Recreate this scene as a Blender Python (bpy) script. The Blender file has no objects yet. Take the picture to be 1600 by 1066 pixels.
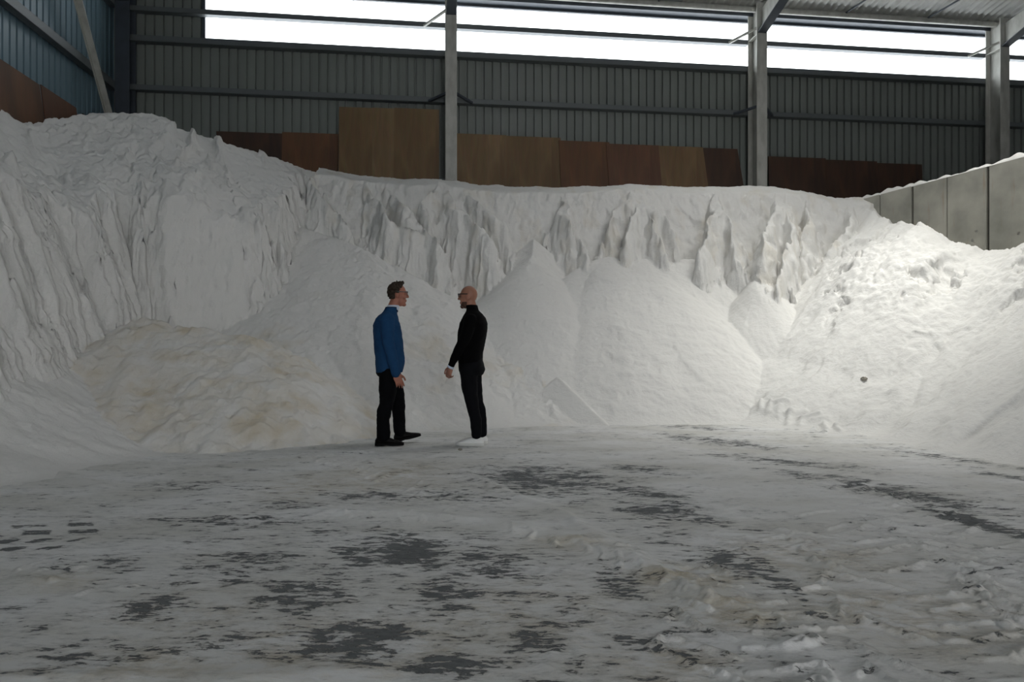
import bpy, bmesh, math, random
import numpy as np
from mathutils import Vector, Matrix

random.seed(7)
SC = bpy.context.scene
COL = SC.collection

# ------------------------------------------------------------------ camera
CAM_H, FPX = 1.15, 1067.0
cam_data = bpy.data.cameras.new('camera')
cam_data.sensor_width = 36.0
cam_data.lens = FPX / 1600.0 * 36.0
cam_data.clip_start, cam_data.clip_end = 0.05, 300
cam = bpy.data.objects.new('camera', cam_data)
cam.location = (0, 0, CAM_H)
cam.rotation_euler = (math.radians(90), 0, 0)
COL.objects.link(cam)
SC.camera = cam

# ------------------------------------------------------------------ world, lights, exposure
world = bpy.data.worlds.new('overcast_sky')
SC.world = world
world.use_nodes = True
bgn = world.node_tree.nodes['Background']
bgn.inputs[0].default_value = (0.97, 0.985, 1.0, 1)
bgn.inputs[1].default_value = 6.0

SC.view_settings.view_transform = 'Standard'
SC.view_settings.look = 'None'
SC.view_settings.gamma = 1.0
SC.view_settings.use_curve_mapping = False
SC.view_settings.exposure = 0.0
SC.cycles.use_denoising = True
SC.cycles.max_bounces = 8
SC.cycles.diffuse_bounces = 4
SC.cycles.sample_clamp_indirect = 6.0

# building frame: corner where the left and back walls meet, u along the back wall, n into the hall
C0 = np.array([-8.89, 15.25])
U = np.array([0.488, 0.06]); U = U / np.linalg.norm(U)
N = np.array([U[1], -U[0]])
BYAW = math.atan2(U[1], U[0])
BAY = 7.5
EAVE = 9.25
ROOF_K = 0.14
HALL_S, HALL_D = 30.0, 27.0


def bp(s, off, z):
    p = C0 + U * s + N * off
    return Vector((p[0], p[1], z))


def roof_z(off):
    return EAVE + ROOF_K * off


def area_light(name, loc, target, sx, sy, watts, color=(1, 1, 1), spread=180):
    d = bpy.data.lights.new(name, 'AREA')
    d.shape = 'RECTANGLE'
    d.size, d.size_y = sx, sy
    d.energy = watts
    d.color = color
    d.spread = math.radians(spread)
    o = bpy.data.objects.new(name, d)
    o.location = loc
    o.rotation_euler = (Vector(target) - Vector(loc)).to_track_quat('-Z', 'Y').to_euler()
    COL.objects.link(o)
    return o


# daylight below the translucent rooflights (panes are built further down at the same places)
ROOFLIGHTS = [  # s, off, size_s, size_off, watts, colour, spread
    (13.9, 5.4, 2.0, 3.0, 100, (1.0, 0.985, 0.94), 110),
    (16.2, 6.6, 1.6, 1.8, 78, (1.0, 0.985, 0.92), 52),
    (9.8, 6.8, 2.0, 3.6, 58, (1.0, 0.98, 0.97), 150),
    (2.5, 6.5, 2.0, 4.0, 12, (0.80, 0.93, 1.0), 150),
    (9.0, 14.5, 2.0, 4.0, 18, (0.97, 0.98, 1.0), 160),
]
for s, off, a, b, w, c, sp in ROOFLIGHTS:
    p = bp(s, off, roof_z(off) - 0.12)
    area_light('rooflight_daylight', p, (5.2, 10.6, 0.8) if sp == 52 else (p.x, p.y, 0), a, b, w, c, sp)


# ------------------------------------------------------------------ helpers
def lin(r, g, b):
    f = lambda c: ((c / 255) / 12.92 if c / 255 <= 0.04045 else ((c / 255 + 0.055) / 1.055) ** 2.4)
    return (f(r), f(g), f(b), 1.0)


def tag(o, label=None, cat=None, group=None, kind=None):
    if label: o['label'] = label
    if cat: o['category'] = cat
    if group: o['group'] = group
    if kind: o['kind'] = kind
    return o


def link(name, me, mat=None, parent=None):
    o = bpy.data.objects.new(name, me)
    COL.objects.link(o)
    if mat is not None and me is not None and len(me.materials) == 0:
        me.materials.append(mat)
    if parent is not None:
        o.parent = parent
    return o


def empty(name, loc=(0, 0, 0), rz=0):
    o = bpy.data.objects.new(name, None)
    o.location = loc
    o.rotation_euler = (0, 0, rz)
    o.empty_display_size = 0.2
    COL.objects.link(o)
    return o


class MB:
    def __init__(self):
        self.v, self.f = [], []

    def add(self, vs, fs):
        b = len(self.v)
        self.v += [tuple(p) for p in vs]
        self.f += [tuple(i + b for i in f) for f in fs]
        return self

    def box(self, x0, x1, y0, y1, z0, z1):
        return self.add([(x0, y0, z0), (x1, y0, z0), (x1, y1, z0), (x0, y1, z0),
                         (x0, y0, z1), (x1, y0, z1), (x1, y1, z1), (x0, y1, z1)],
                        [(0, 3, 2, 1), (4, 5, 6, 7), (0, 1, 5, 4), (1, 2, 6, 5), (2, 3, 7, 6), (3, 0, 4, 7)])

    def bar(self, a, b, w, h, up=(0, 0, 1)):
        a, b = Vector(a), Vector(b)
        d = (b - a).normalized()
        sx = d.cross(Vector(up)).normalized()
        uy = sx.cross(d).normalized()
        vs = []
        for p in (a, b):
            for i, j in ((-1, -1), (1, -1), (1, 1), (-1, 1)):
                vs.append(p + sx * i * w / 2 + uy * j * h / 2)
        return self.add(vs, [(0, 1, 2, 3), (7, 6, 5, 4), (0, 4, 5, 1), (1, 5, 6, 2), (2, 6, 7, 3), (3, 7, 4, 0)])

    def tube(self, a, b, r, n=12):
        a, b = Vector(a), Vector(b)
        d = (b - a).normalized()
        sx = d.orthogonal().normalized()
        uy = d.cross(sx)
        vs = []
        for p in (a, b):
            for i in range(n):
                t = 2 * math.pi * i / n
                vs.append(p + sx * math.cos(t) * r + uy * math.sin(t) * r)
        fs = [(i, (i + 1) % n, n + (i + 1) % n, n + i) for i in range(n)]
        fs += [tuple(range(n))[::-1], tuple(range(n, 2 * n))]
        return self.add(vs, fs)

    def mesh(self, name, mat=None, smooth=False):
        me = bpy.data.meshes.new(name)
        me.from_pydata(self.v, [], self.f)
        if smooth:
            me.polygons.foreach_set('use_smooth', [True] * len(me.polygons))
        me.update()
        if mat: me.materials.append(mat)
        return me

    def build(self, name, mat, parent=None, smooth=False):
        return link(name, self.mesh(name, mat, smooth), None, parent)


# ------------------------------------------------------------------ numpy noise
_rng = np.random.RandomState(11)
_perm = _rng.permutation(256).astype(np.int64)
_perm = np.concatenate([_perm, _perm])
_ang = _rng.rand(256) * 2 * np.pi
_gx, _gy = np.cos(_ang), np.sin(_ang)


def perlin(x, y):
    xi = np.floor(x).astype(np.int64); yi = np.floor(y).astype(np.int64)
    xf = x - xi; yf = y - yi
    xi &= 255; yi &= 255
    u = xf * xf * xf * (xf * (xf * 6 - 15) + 10)
    v = yf * yf * yf * (yf * (yf * 6 - 15) + 10)

    def g(ix, iy, dx, dy):
        h = _perm[_perm[ix & 255] + (iy & 255)]
        return _gx[h] * dx + _gy[h] * dy
    a = g(xi, yi, xf, yf); b = g(xi + 1, yi, xf - 1, yf)
    c = g(xi, yi + 1, xf, yf - 1); d = g(xi + 1, yi + 1, xf - 1, yf - 1)
    return (a + u * (b - a) + v * ((c + u * (d - c)) - (a + u * (b - a)))) * 1.5


def fbm(x, y, octs=4, gain=0.5, lac=2.03):
    t = 0; a = 1.0
    for i in range(octs):
        t = t + a * perlin(x + 17.3 * i, y - 9.1 * i)
        x = x * lac; y = y * lac; a *= gain
    return t


def ridged(x, y, octs=4, gain=0.5):
    t = 0; a = 1.0; n = 0
    for i in range(octs):
        t = t + a * (1 - 2 * np.abs(perlin(x + 31.7 * i, y + 5.3 * i)))
        n += a
        x = x * 2.1; y = y * 2.1; a *= gain
    return t / n


def smoothstep(a, b, x):
    t = np.clip((x - a) / (b - a), 0, 1)
    return t * t * (3 - 2 * t)


# ------------------------------------------------------------------ materials
def new_mat(name):
    m = bpy.data.materials.new(name)
    m.use_nodes = True
    nt = m.node_tree
    b = nt.nodes['Principled BSDF']
    return m, nt, b


def simple_mat(name, col, rough=0.6, metal=0.0, noise=0.0, nscale=6.0, bump=0.0, stretch=(1, 1, 1), col2=None):
    m, nt, b = new_mat(name)
    b.inputs['Roughness'].default_value = rough
    b.inputs['Metallic'].default_value = metal
    b.inputs['Base Color'].default_value = col
    if noise > 0 or bump > 0:
        tc = nt.nodes.new('ShaderNodeTexCoord')
        mp = nt.nodes.new('ShaderNodeMapping')
        mp.inputs['Scale'].default_value = stretch
        nz = nt.nodes.new('ShaderNodeTexNoise')
        nz.inputs['Scale'].default_value = nscale
        nz.inputs['Detail'].default_value = 6
        nt.links.new(tc.outputs['Object'], mp.inputs[0])
        nt.links.new(mp.outputs[0], nz.inputs['Vector'])
        if noise > 0:
            mx = nt.nodes.new('ShaderNodeMix'); mx.data_type = 'RGBA'
            c2 = col2 or tuple(c * 0.45 for c in col[:3]) + (1,)
            mx.inputs['A'].default_value = col
            mx.inputs['B'].default_value = c2
            rp = nt.nodes.new('ShaderNodeMapRange')
            rp.inputs['From Min'].default_value = 0.40; rp.inputs['From Max'].default_value = 0.72
            rp.inputs['To Max'].default_value = noise
            nt.links.new(nz.outputs[0], rp.inputs[0])
            nt.links.new(rp.outputs[0], mx.inputs['Factor'])
            nt.links.new(mx.outputs['Result'], b.inputs['Base Color'])
        if bump > 0:
            bm = nt.nodes.new('ShaderNodeBump')
            bm.inputs['Strength'].default_value = 1.0
            bm.inputs['Distance'].default_value = bump
            nt.links.new(nz.outputs[0], bm.inputs['Height'])
            nt.links.new(bm.outputs[0], b.inputs['Normal'])
    return m


def mat_salt():
    m, nt, b = new_mat('salt')
    b.inputs['Roughness'].default_value = 0.85
    b.inputs['Specular IOR Level'].default_value = 0.25
    at = nt.nodes.new('ShaderNodeAttribute'); at.attribute_name = 'tan'
    mx = nt.nodes.new('ShaderNodeMix'); mx.data_type = 'RGBA'
    mx.inputs['A'].default_value = lin(226, 225, 222)
    mx.inputs['B'].default_value = lin(196, 178, 140)
    tc = nt.nodes.new('ShaderNodeTexCoord')
    nz = nt.nodes.new('ShaderNodeTexNoise'); nz.inputs['Scale'].default_value = 3.0; nz.inputs['Detail'].default_value = 6
    mul = nt.nodes.new('ShaderNodeMath'); mul.operation = 'MULTIPLY'
    rp = nt.nodes.new('ShaderNodeMapRange'); rp.inputs['From Min'].default_value = 0.3; rp.inputs['From Max'].default_value = 0.75
    nt.links.new(tc.outputs['Object'], nz.inputs['Vector'])
    nt.links.new(nz.outputs[0], rp.inputs[0])
    nt.links.new(rp.outputs[0], mul.inputs[0]); nt.links.new(at.outputs['Fac'], mul.inputs[1])
    nt.links.new(mul.outputs[0], mx.inputs['Factor'])
    nt.links.new(mx.outputs['Result'], b.inputs['Base Color'])
    n2 = nt.nodes.new('ShaderNodeTexNoise'); n2.inputs['Scale'].default_value = 16; n2.inputs['Detail'].default_value = 8
    n2.inputs['Roughness'].default_value = 0.65
    nt.links.new(tc.outputs['Object'], n2.inputs['Vector'])
    bm = nt.nodes.new('ShaderNodeBump'); bm.inputs['Distance'].default_value = 0.030; bm.inputs['Strength'].default_value = 0.6
    nt.links.new(n2.outputs[0], bm.inputs['Height'])
    nt.links.new(bm.outputs[0], b.inputs['Normal'])
    return m


def mat_floor():
    m, nt, b = new_mat('salt_dusted_concrete')
    b.inputs['Roughness'].default_value = 0.8
    b.inputs['Specular IOR Level'].default_value = 0.25
    L = nt.links.new
    tc = nt.nodes.new('ShaderNodeTexCoord')
    mp = nt.nodes.new('ShaderNodeMapping'); mp.inputs['Scale'].default_value = (0.7, 1.35, 1)
    mp.inputs['Rotation'].default_value = (0, 0, 0.2)
    L(tc.outputs['Object'], mp.inputs[0])
    wear = nt.nodes.new('ShaderNodeAttribute'); wear.attribute_name = 'wear'
    tan = nt.nodes.new('ShaderNodeAttribute'); tan.attribute_name = 'tan'
    n1 = nt.nodes.new('ShaderNodeTexNoise'); n1.inputs['Scale'].default_value = 5.5; n1.inputs['Detail'].default_value = 9
    n1.inputs['Roughness'].default_value = 0.74; n1.inputs['Distortion'].default_value = 0.25
    L(mp.outputs[0], n1.inputs['Vector'])
    add = nt.nodes.new('ShaderNodeMath'); add.operation = 'ADD'
    n4 = nt.nodes.new('ShaderNodeTexNoise'); n4.inputs['Scale'].default_value = 24; n4.inputs['Detail'].default_value = 6
    n4.inputs['Roughness'].default_value = 0.7
    mp4 = nt.nodes.new('ShaderNodeMapping'); mp4.inputs['Scale'].default_value = (0.45, 1.3, 1); mp4.inputs['Rotation'].default_value = (0, 0, 0.12)
    L(tc.outputs['Object'], mp4.inputs[0]); L(mp4.outputs[0], n4.inputs['Vector'])
    m4 = nt.nodes.new('ShaderNodeMath'); m4.operation = 'MULTIPLY_ADD'; m4.inputs[1].default_value = 0.85; 
    L(n4.outputs[0], m4.inputs[0]); L(n1.outputs[0], m4.inputs[2])
    wm = nt.nodes.new('ShaderNodeMath'); wm.operation = 'MULTIPLY'; wm.inputs[1].default_value = 0.56
    L(wear.outputs['Fac'], wm.inputs[0])
    L(m4.outputs[0], add.inputs[0]); L(wm.outputs[0], add.inputs[1])
    th = nt.nodes.new('ShaderNodeMapRange'); th.interpolation_type = 'SMOOTHSTEP'
    th.inputs['From Min'].default_value = 1.125; th.inputs['From Max'].default_value = 1.19
    L(add.outputs[0], th.inputs[0])
    # film of salt over the exposed concrete varies
    n3 = nt.nodes.new('ShaderNodeTexNoise'); n3.inputs['Scale'].default_value = 26; n3.inputs['Detail'].default_value = 5
    L(mp.outputs[0], n3.inputs['Vector'])
    dark = nt.nodes.new('ShaderNodeMix'); dark.data_type = 'RGBA'
    dark.inputs['A'].default_value = lin(84, 87, 90); dark.inputs['B'].default_value = lin(128, 130, 130)
    L(n3.outputs[0], dark.inputs['Factor'])
    n2 = nt.nodes.new('ShaderNodeTexNoise'); n2.inputs['Scale'].default_value = 1.6; n2.inputs['Detail'].default_value = 7
    L(mp.outputs[0], n2.inputs['Vector'])
    saltc = nt.nodes.new('ShaderNodeMix'); saltc.data_type = 'RGBA'
    saltc.inputs['A'].default_value = lin(230, 230, 229); saltc.inputs['B'].default_value = lin(212, 211, 206)
    r2 = nt.nodes.new('ShaderNodeMapRange'); r2.inputs['From Min'].default_value = 0.35; r2.inputs['From Max'].default_value = 0.65
    L(n2.outputs[0], r2.inputs[0]); L(r2.outputs[0], saltc.inputs['Factor'])
    tmul = nt.nodes.new('ShaderNodeMath'); tmul.operation = 'MULTIPLY'
    r3 = nt.nodes.new('ShaderNodeMapRange'); r3.inputs['From Min'].default_value = 0.42; r3.inputs['From Max'].default_value = 0.68
    L(n1.outputs[0], r3.inputs[0]); L(r3.outputs[0], tmul.inputs[0]); L(tan.outputs['Fac'], tmul.inputs[1])
    tanm = nt.nodes.new('ShaderNodeMix'); tanm.data_type = 'RGBA'
    tanm.inputs['B'].default_value = lin(186, 168, 130)
    L(saltc.outputs['Result'], tanm.inputs['A']); L(tmul.outputs[0], tanm.inputs['Factor'])
    # thin grey film where the salt is swept almost bare
    film = nt.nodes.new('ShaderNodeMapRange'); film.interpolation_type = 'SMOOTHSTEP'
    film.inputs['From Min'].default_value = 0.93; film.inputs['From Max'].default_value = 1.16; film.inputs['To Max'].default_value = 0.34
    L(add.outputs[0], film.inputs[0])
    fm = nt.nodes.new('ShaderNodeMix'); fm.data_type = 'RGBA'; fm.inputs['B'].default_value = lin(128, 130, 131)
    L(film.outputs[0], fm.inputs['Factor']); L(tanm.outputs['Result'], fm.inputs['A'])
    fin = nt.nodes.new('ShaderNodeMix'); fin.data_type = 'RGBA'
    L(th.outputs[0], fin.inputs['Factor']); L(fm.outputs['Result'], fin.inputs['A']); L(dark.outputs['Result'], fin.inputs['B'])
    L(fin.outputs['Result'], b.inputs['Base Color'])
    inv = nt.nodes.new('ShaderNodeMath'); inv.operation = 'SUBTRACT'; inv.inputs[0].default_value = 1.0
    L(th.outputs[0], inv.inputs[1])
    ad2 = nt.nodes.new('ShaderNodeMath'); ad2.operation = 'MULTIPLY_ADD'; ad2.inputs[1].default_value = 0.8
    L(n1.outputs[0], ad2.inputs[0]); L(inv.outputs[0], ad2.inputs[2])
    bm = nt.nodes.new('ShaderNodeBump'); bm.inputs['Distance'].default_value = 0.016; bm.inputs['Strength'].default_value = 0.8
    L(ad2.outputs[0], bm.inputs['Height']); L(bm.outputs[0], b.inputs['Normal'])
    return m


def mat_pane():
    m, nt, b = new_mat('translucent_sheet')
    out = nt.nodes['Material Output']
    nt.nodes.remove(b)
    tr = nt.nodes.new('ShaderNodeBsdfTransparent'); tr.inputs[0].default_value = (0.95, 0.97, 0.98, 1)
    tl = nt.nodes.new('ShaderNodeBsdfTranslucent'); tl.inputs[0].default_value = (0.9, 0.92, 0.93, 1)
    mx = nt.nodes.new('ShaderNodeMixShader'); mx.inputs[0].default_value = 0.25
    nt.links.new(tr.outputs[0], mx.inputs[1]); nt.links.new(tl.outputs[0], mx.inputs[2])
    nt.links.new(mx.outputs[0], out.inputs[0])
    return m


M_SALT = mat_salt()
M_FLOOR = mat_floor()
M_PANE = mat_pane()
M_CLAD = simple_mat('painted_steel_cladding', lin(116, 121, 117), 0.5, 0.0, 0.35, 1.2, 0.0, (1, 1, 0.15), lin(95, 99, 96))
M_CLAD_BLUELIGHT = simple_mat('cladding_blue_light_tint', lin(104, 128, 140), 0.45, 0.0, 0.35, 1.2, 0.0, (1, 1, 0.15), lin(80, 98, 108))  # side wall cladding: bluish daylight is painted into the sheet colour
M_GIRT = simple_mat('galvanised_steel', lin(96, 101, 103), 0.5, 0.2, 0.5, 5.0, 0.0, (1, 1, 1), lin(92, 96, 98))
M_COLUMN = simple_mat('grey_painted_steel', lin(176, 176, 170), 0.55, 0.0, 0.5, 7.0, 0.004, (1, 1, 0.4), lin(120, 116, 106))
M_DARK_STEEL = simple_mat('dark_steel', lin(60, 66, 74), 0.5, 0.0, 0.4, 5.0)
M_ROOF = simple_mat('roof_sheet', lin(165, 165, 160), 0.55, 0.0, 0.4, 3.0)
M_ROOF_PLAIN = simple_mat('roof_underside', lin(120, 122, 122), 0.7, 0.0, 0.3, 2.0)
M_BLOCK = simple_mat('plain_wall', lin(120, 122, 122), 0.8, 0.0, 0.3, 1.0)


def mat_ply(name, c1, c2):
    m, nt, b = new_mat(name)
    b.inputs['Roughness'].default_value = 0.65
    tc = nt.nodes.new('ShaderNodeTexCoord')
    mp = nt.nodes.new('ShaderNodeMapping'); mp.inputs['Scale'].default_value = (1.6, 1, 0.35)
    nz = nt.nodes.new('ShaderNodeTexNoise'); nz.inputs['Scale'].default_value = 2.2; nz.inputs['Detail'].default_value = 8
    nz.inputs['Distortion'].default_value = 0.6
    mx = nt.nodes.new('ShaderNodeMix'); mx.data_type = 'RGBA'
    mx.inputs['A'].default_value = c1; mx.inputs['B'].default_value = c2
    rp = nt.nodes.new('ShaderNodeMapRange'); rp.inputs['From Min'].default_value = 0.32; rp.inputs['From Max'].default_value = 0.68
    nt.links.new(tc.outputs['Object'], mp.inputs[0]); nt.links.new(mp.outputs[0], nz.inputs['Vector'])
    nt.links.new(nz.outputs[0], rp.inputs[0]); nt.links.new(rp.outputs[0], mx.inputs['Factor'])
    g = nt.nodes.new('ShaderNodeTexNoise'); g.inputs['Scale'].default_value = 30; g.inputs['Detail'].default_value = 3
    mp2 = nt.nodes.new('ShaderNodeMapping'); mp2.inputs['Scale'].default_value = (1, 1, 0.06)
    nt.links.new(tc.outputs['Object'], mp2.inputs[0]); nt.links.new(mp2.outputs[0], g.inputs['Vector'])
    m2 = nt.nodes.new('ShaderNodeMix'); m2.data_type = 'RGBA'; m2.blend_type = 'MULTIPLY'; m2.inputs['Factor'].default_value = 0.35
    nt.links.new(mx.outputs['Result'], m2.inputs['A']); nt.links.new(g.outputs['Color'], m2.inputs['B'])
    nt.links.new(m2.outputs['Result'], b.inputs['Base Color'])
    return m


PLY = {
    'tan': mat_ply('plywood_tan', lin(138, 112, 80), lin(112, 88, 60)),
    'brown': mat_ply('plywood_brown', lin(116, 78, 50), lin(88, 60, 40)),
    'red': mat_ply('plywood_reddish', lin(112, 76, 54), lin(88, 58, 42)),
    'dark': mat_ply('plywood_dark', lin(78, 52, 36), lin(52, 36, 26)),
    'ochre': mat_ply('plywood_ochre', lin(128, 102, 70), lin(104, 80, 54)),
}


def mat_concrete():
    m, nt, b = new_mat('cast_concrete')
    b.inputs['Roughness'].default_value = 0.8
    L = nt.links.new
    tc = nt.nodes.new('ShaderNodeTexCoord')
    n1 = nt.nodes.new('ShaderNodeTexNoise'); n1.inputs['Scale'].default_value = 1.8; n1.inputs['Detail'].default_value = 8
    L(tc.outputs['Object'], n1.inputs['Vector'])
    mp = nt.nodes.new('ShaderNodeMapping'); mp.inputs['Scale'].default_value = (7, 7, 0.8)
    n2 = nt.nodes.new('ShaderNodeTexNoise'); n2.inputs['Scale'].default_value = 1.4; n2.inputs['Detail'].default_value = 5
    L(tc.outputs['Object'], mp.inputs[0]); L(mp.outputs[0], n2.inputs['Vector'])
    a = nt.nodes.new('ShaderNodeMix'); a.data_type = 'RGBA'
    a.inputs['A'].default_value = lin(168, 166, 156); a.inputs['B'].default_value = lin(132, 132, 124)
    r = nt.nodes.new('ShaderNodeMapRange'); r.inputs['From Min'].default_value = 0.35; r.inputs['From Max'].default_value = 0.7
    L(n1.outputs[0], r.inputs[0]); L(r.outputs[0], a.inputs['Factor'])
    c = nt.nodes.new('ShaderNodeMix'); c.data_type = 'RGBA'; c.inputs['B'].default_value = lin(140, 108, 78)
    r2 = nt.nodes.new('ShaderNodeMapRange'); r2.inputs['From Min'].default_value = 0.60; r2.inputs['From Max'].default_value = 0.78; r2.inputs['To Max'].default_value = 0.6
    L(n2.outputs[0], r2.inputs[0]); L(r2.outputs[0], c.inputs['Factor']); L(a.outputs['Result'], c.inputs['A'])
    L(c.outputs['Result'], b.inputs['Base Color'])
    bm = nt.nodes.new('ShaderNodeBump'); bm.inputs['Distance'].default_value = 0.01
    L(n1.outputs[0], bm.inputs['Height']); L(bm.outputs[0], b.inputs['Normal'])
    return m


M_CONC = mat_concrete()
M_JOINT = simple_mat('joint_sealant', lin(52, 50, 48), 0.9)

# ------------------------------------------------------------------ hall shell
def P(px, py, D):
    """photograph pixel + distance -> place in the hall"""
    return np.array([(px - 800.0) / FPX * D, D, CAM_H + (533.0 - py) / FPX * D])


def frame_obj(name, parent=None):
    """Empty in the building frame: local x along the back wall, local y out through it, local z up"""
    return empty(name, (C0[0], C0[1], 0), BYAW)


def corrugated(width, z0, z1, pitch=0.2, depth=0.055, n_z=1):
    """one trapezoidal cladding sheet, local x width, ribs facing -y (into the hall)"""
    prof = []
    n = int(round(width / pitch))
    for i in range(n):
        x = i * pitch
        prof += [(x, 0.0), (x + 0.145, 0.0), (x + 0.153, depth), (x + 0.190, depth), (x + 0.2, 0.0)]
    prof = [prof[0]] + [p for i, p in enumerate(prof[1:]) if abs(p[0] - prof[i][0]) > 1e-6]
    mb = MB()
    vs, fs = [], []
    for z in (z0, z1):
        for x, y in prof:
            vs.append((x, y, z))
    k = len(prof)
    for i in range(k - 1):
        fs.append((i, i + 1, k + i + 1, k + i))
    # thickness: a second skin behind
    t = 0.006
    b = len(vs)
    for z in (z0, z1):
        for x, y in prof:
            vs.append((x, y + t, z))
    for i in range(k - 1):
        fs.append((b + i, b + k + i, b + k + i + 1, b + i + 1))
        fs.append((i, b + i, b + i + 1, i + 1))
        fs.append((k + i, k + i + 1, b + k + i + 1, b + k + i))
    mb.add(vs, fs)
    return mb


WALL_TOP, GIRT_HI, GIRT_LO = 7.93, 8.53, 6.78

# back wall
wall_back = frame_obj('wall_back')
tag(wall_back, 'grey ribbed steel cladding wall behind the salt', 'wall', kind='structure')
sheet_low = corrugated(1.0, 0, WALL_TOP).mesh('cladding_sheet', M_CLAD)
sheet_full = corrugated(1.0, 0, EAVE).mesh('cladding_sheet_full', M_CLAD)
SOLID_S = 1.85
for i in range(28):
    s0 = i * 1.0
    if s0 + 1 <= 1.95 + 0.1:
        o = link('cladding_sheet', sheet_full, None, wall_back); o.location = (s0 - 0.1, 0, 0)
    else:
        o = link('cladding_sheet', sheet_low, None, wall_back); o.location = (s0 - 0.1, 0, 0)
o = corrugated(2.0, 0, EAVE).build('cladding_sheet', M_CLAD, wall_back); o.location = (27.9, 0, 0)
# capping flashing on top of the low sheets
MB().box(1.9, 30, -0.05, 0.06, WALL_TOP - 0.10, WALL_TOP + 0.015).build('capping', M_GIRT, wall_back)
# rails (C sections) between the columns
COLS = [0.25, BAY * 0.998, BAY * 2.011 - 0.16, BAY * 2.882 - 0.24, BAY * 3.8]
for z, h in ((GIRT_HI, 0.11), (WALL_TOP - 0.06, 0.14), (GIRT_LO, 0.12), (4.9, 0.15)):
    for a, b_ in zip(COLS[:-1], COLS[1:]):
        mb = MB()
        mb.box(a + 0.1, b_ - 0.1, -0.20, -0.19, z - h / 2, z + h / 2)
        mb.box(a + 0.1, b_ - 0.1, -0.20, -0.04, z + h / 2 - 0.008, z + h / 2)
        mb.box(a + 0.1, b_ - 0.1, -0.20, -0.04, z - h / 2, z - h / 2 + 0.008)
        mb.build('rail', M_GIRT, wall_back)

# glazed strip above the cladding: translucent panes bay by bay
for i, (a, b_) in enumerate(zip([1.95] + COLS[1:-1], COLS[1:])):
    w = frame_obj('window_%d' % (i + 1))
    tag(w, ['long bright translucent window strip beginning near the dark corner column',
            'bright translucent window strip above the leaning plywood sheets',
            'bright translucent window strip under the visible roof sheets',
            'short bright window end at the picture edge'][i], 'window', kind='structure')
    n = max(2, int(round((b_ - a) / 1.25)))
    step = (b_ - a) / n
    for k in range(n):
        MB().box(a + k * step + 0.004, a + (k + 1) * step - 0.004, 0.02, 0.03, WALL_TOP - 0.02, EAVE - 0.1).build('pane', M_PANE, w)
    MB().box(a, b_, -0.03, 0.05, EAVE - 0.16, EAVE + 0.04).build('head_frame', M_DARK_STEEL, w)
MB_end = MB().box(1.88, 1.95, -0.02, 0.05, WALL_TOP, EAVE)
MB_end.build('end_trim', M_DARK_STEEL, wall_back)

# left wall
wall_left = frame_obj('wall_left')
tag(wall_left, 'ribbed steel side wall, bluish light put into its colour, in the dark corner', 'wall', kind='structure')
sheetL = corrugated(1.0, 0, 10.6).mesh('side_cladding_sheet', M_CLAD_BLUELIGHT)
for i in range(7):
    o = link('cladding_sheet', sheetL, None, wall_left)
    o.location = (0, -1.0 * i - 1.0, 0); o.rotation_euler = (0, 0, math.radians(90))
MB().box(-0.05, 0.0, -HALL_D, -7.0, 0, 13).build('plain_panel', M_CLAD_BLUELIGHT, wall_left)
for z in (6.72, 8.55, 4.6):
    mb = MB()
    mb.box(0.19, 0.20, -9.0, -0.3, z - 0.085, z + 0.085)
    mb.box(0.04, 0.20, -9.0, -0.3, z + 0.077, z + 0.085)
    mb.box(0.04, 0.20, -9.0, -0.3, z - 0.085, z - 0.077)
    mb.build('rail', M_GIRT, wall_left)

# walls out of view, closing the hall
wr = frame_obj('wall_far_side'); tag(wr, 'plain grey far side wall of the hall', 'wall', kind='structure')
MB().box(HALL_S, HALL_S + 0.1, -HALL_D, 0, 0, 13).build('plain_panel', M_BLOCK, wr)
wf = frame_obj('wall_front'); tag(wf, 'plain grey front wall with wide doorway', 'wall', kind='structure')
MB().box(0, 6, -HALL_D - 0.1, -HALL_D, 0, 13).build('plain_panel', M_BLOCK, wf)
MB().box(14, HALL_S, -HALL_D - 0.1, -HALL_D, 0, 13).build('plain_panel', M_BLOCK, wf)
MB().box(6, 14, -HALL_D - 0.1, -HALL_D, 6, 13).build('plain_panel', M_BLOCK, wf)

# roof
ceiling = frame_obj('ceiling')
tag(ceiling, 'grey corrugated roof sheets on purlins', 'roof', kind='structure')


def roof_sheet(width, o0, o1):
    pitch, amp = 0.18, 0.022
    n = int(round(width / pitch)) * 8
    vs, fs = [], []
    for off in (o0, o1):
        for i in range(n + 1):
            x = width * i / n
            vs.append((x, -off, roof_z(off) + amp * math.cos(2 * math.pi * x / pitch)))
    for i in range(n):
        fs.append((i, n + 1 + i, n + 2 + i, i + 1))
    return MB().add(vs, fs)


rs1 = roof_sheet(1.08, -0.35, 0.62).mesh('roof_sheet_lower', M_ROOF)
rs2 = roof_sheet(1.08, 0.5, 3.0).mesh('roof_sheet_upper', M_ROOF)
for i in range(13, 27):
    o = link('roof_sheet', rs1, None, ceiling); o.location = (i * 1.08 - 1.0, 0, 0)
    o = link('roof_sheet', rs2, None, ceiling); o.location = (i * 1.08 - 1.0, 0, 0.02)
mb = MB()


def roof_slab(s0, s1, o0, o1):
    vs = []
    for dz in (0.06, 0.16):
        for s, o_ in ((s0, o0), (s1, o0), (s1, o1), (s0, o1)):
            vs.append((s, -o_, roof_z(o_) + dz))
    mb.add(vs, [(0, 1, 2, 3), (7, 6, 5, 4), (0, 4, 5, 1), (1, 5, 6, 2), (2, 6, 7, 3), (3, 7, 4, 0)])


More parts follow.
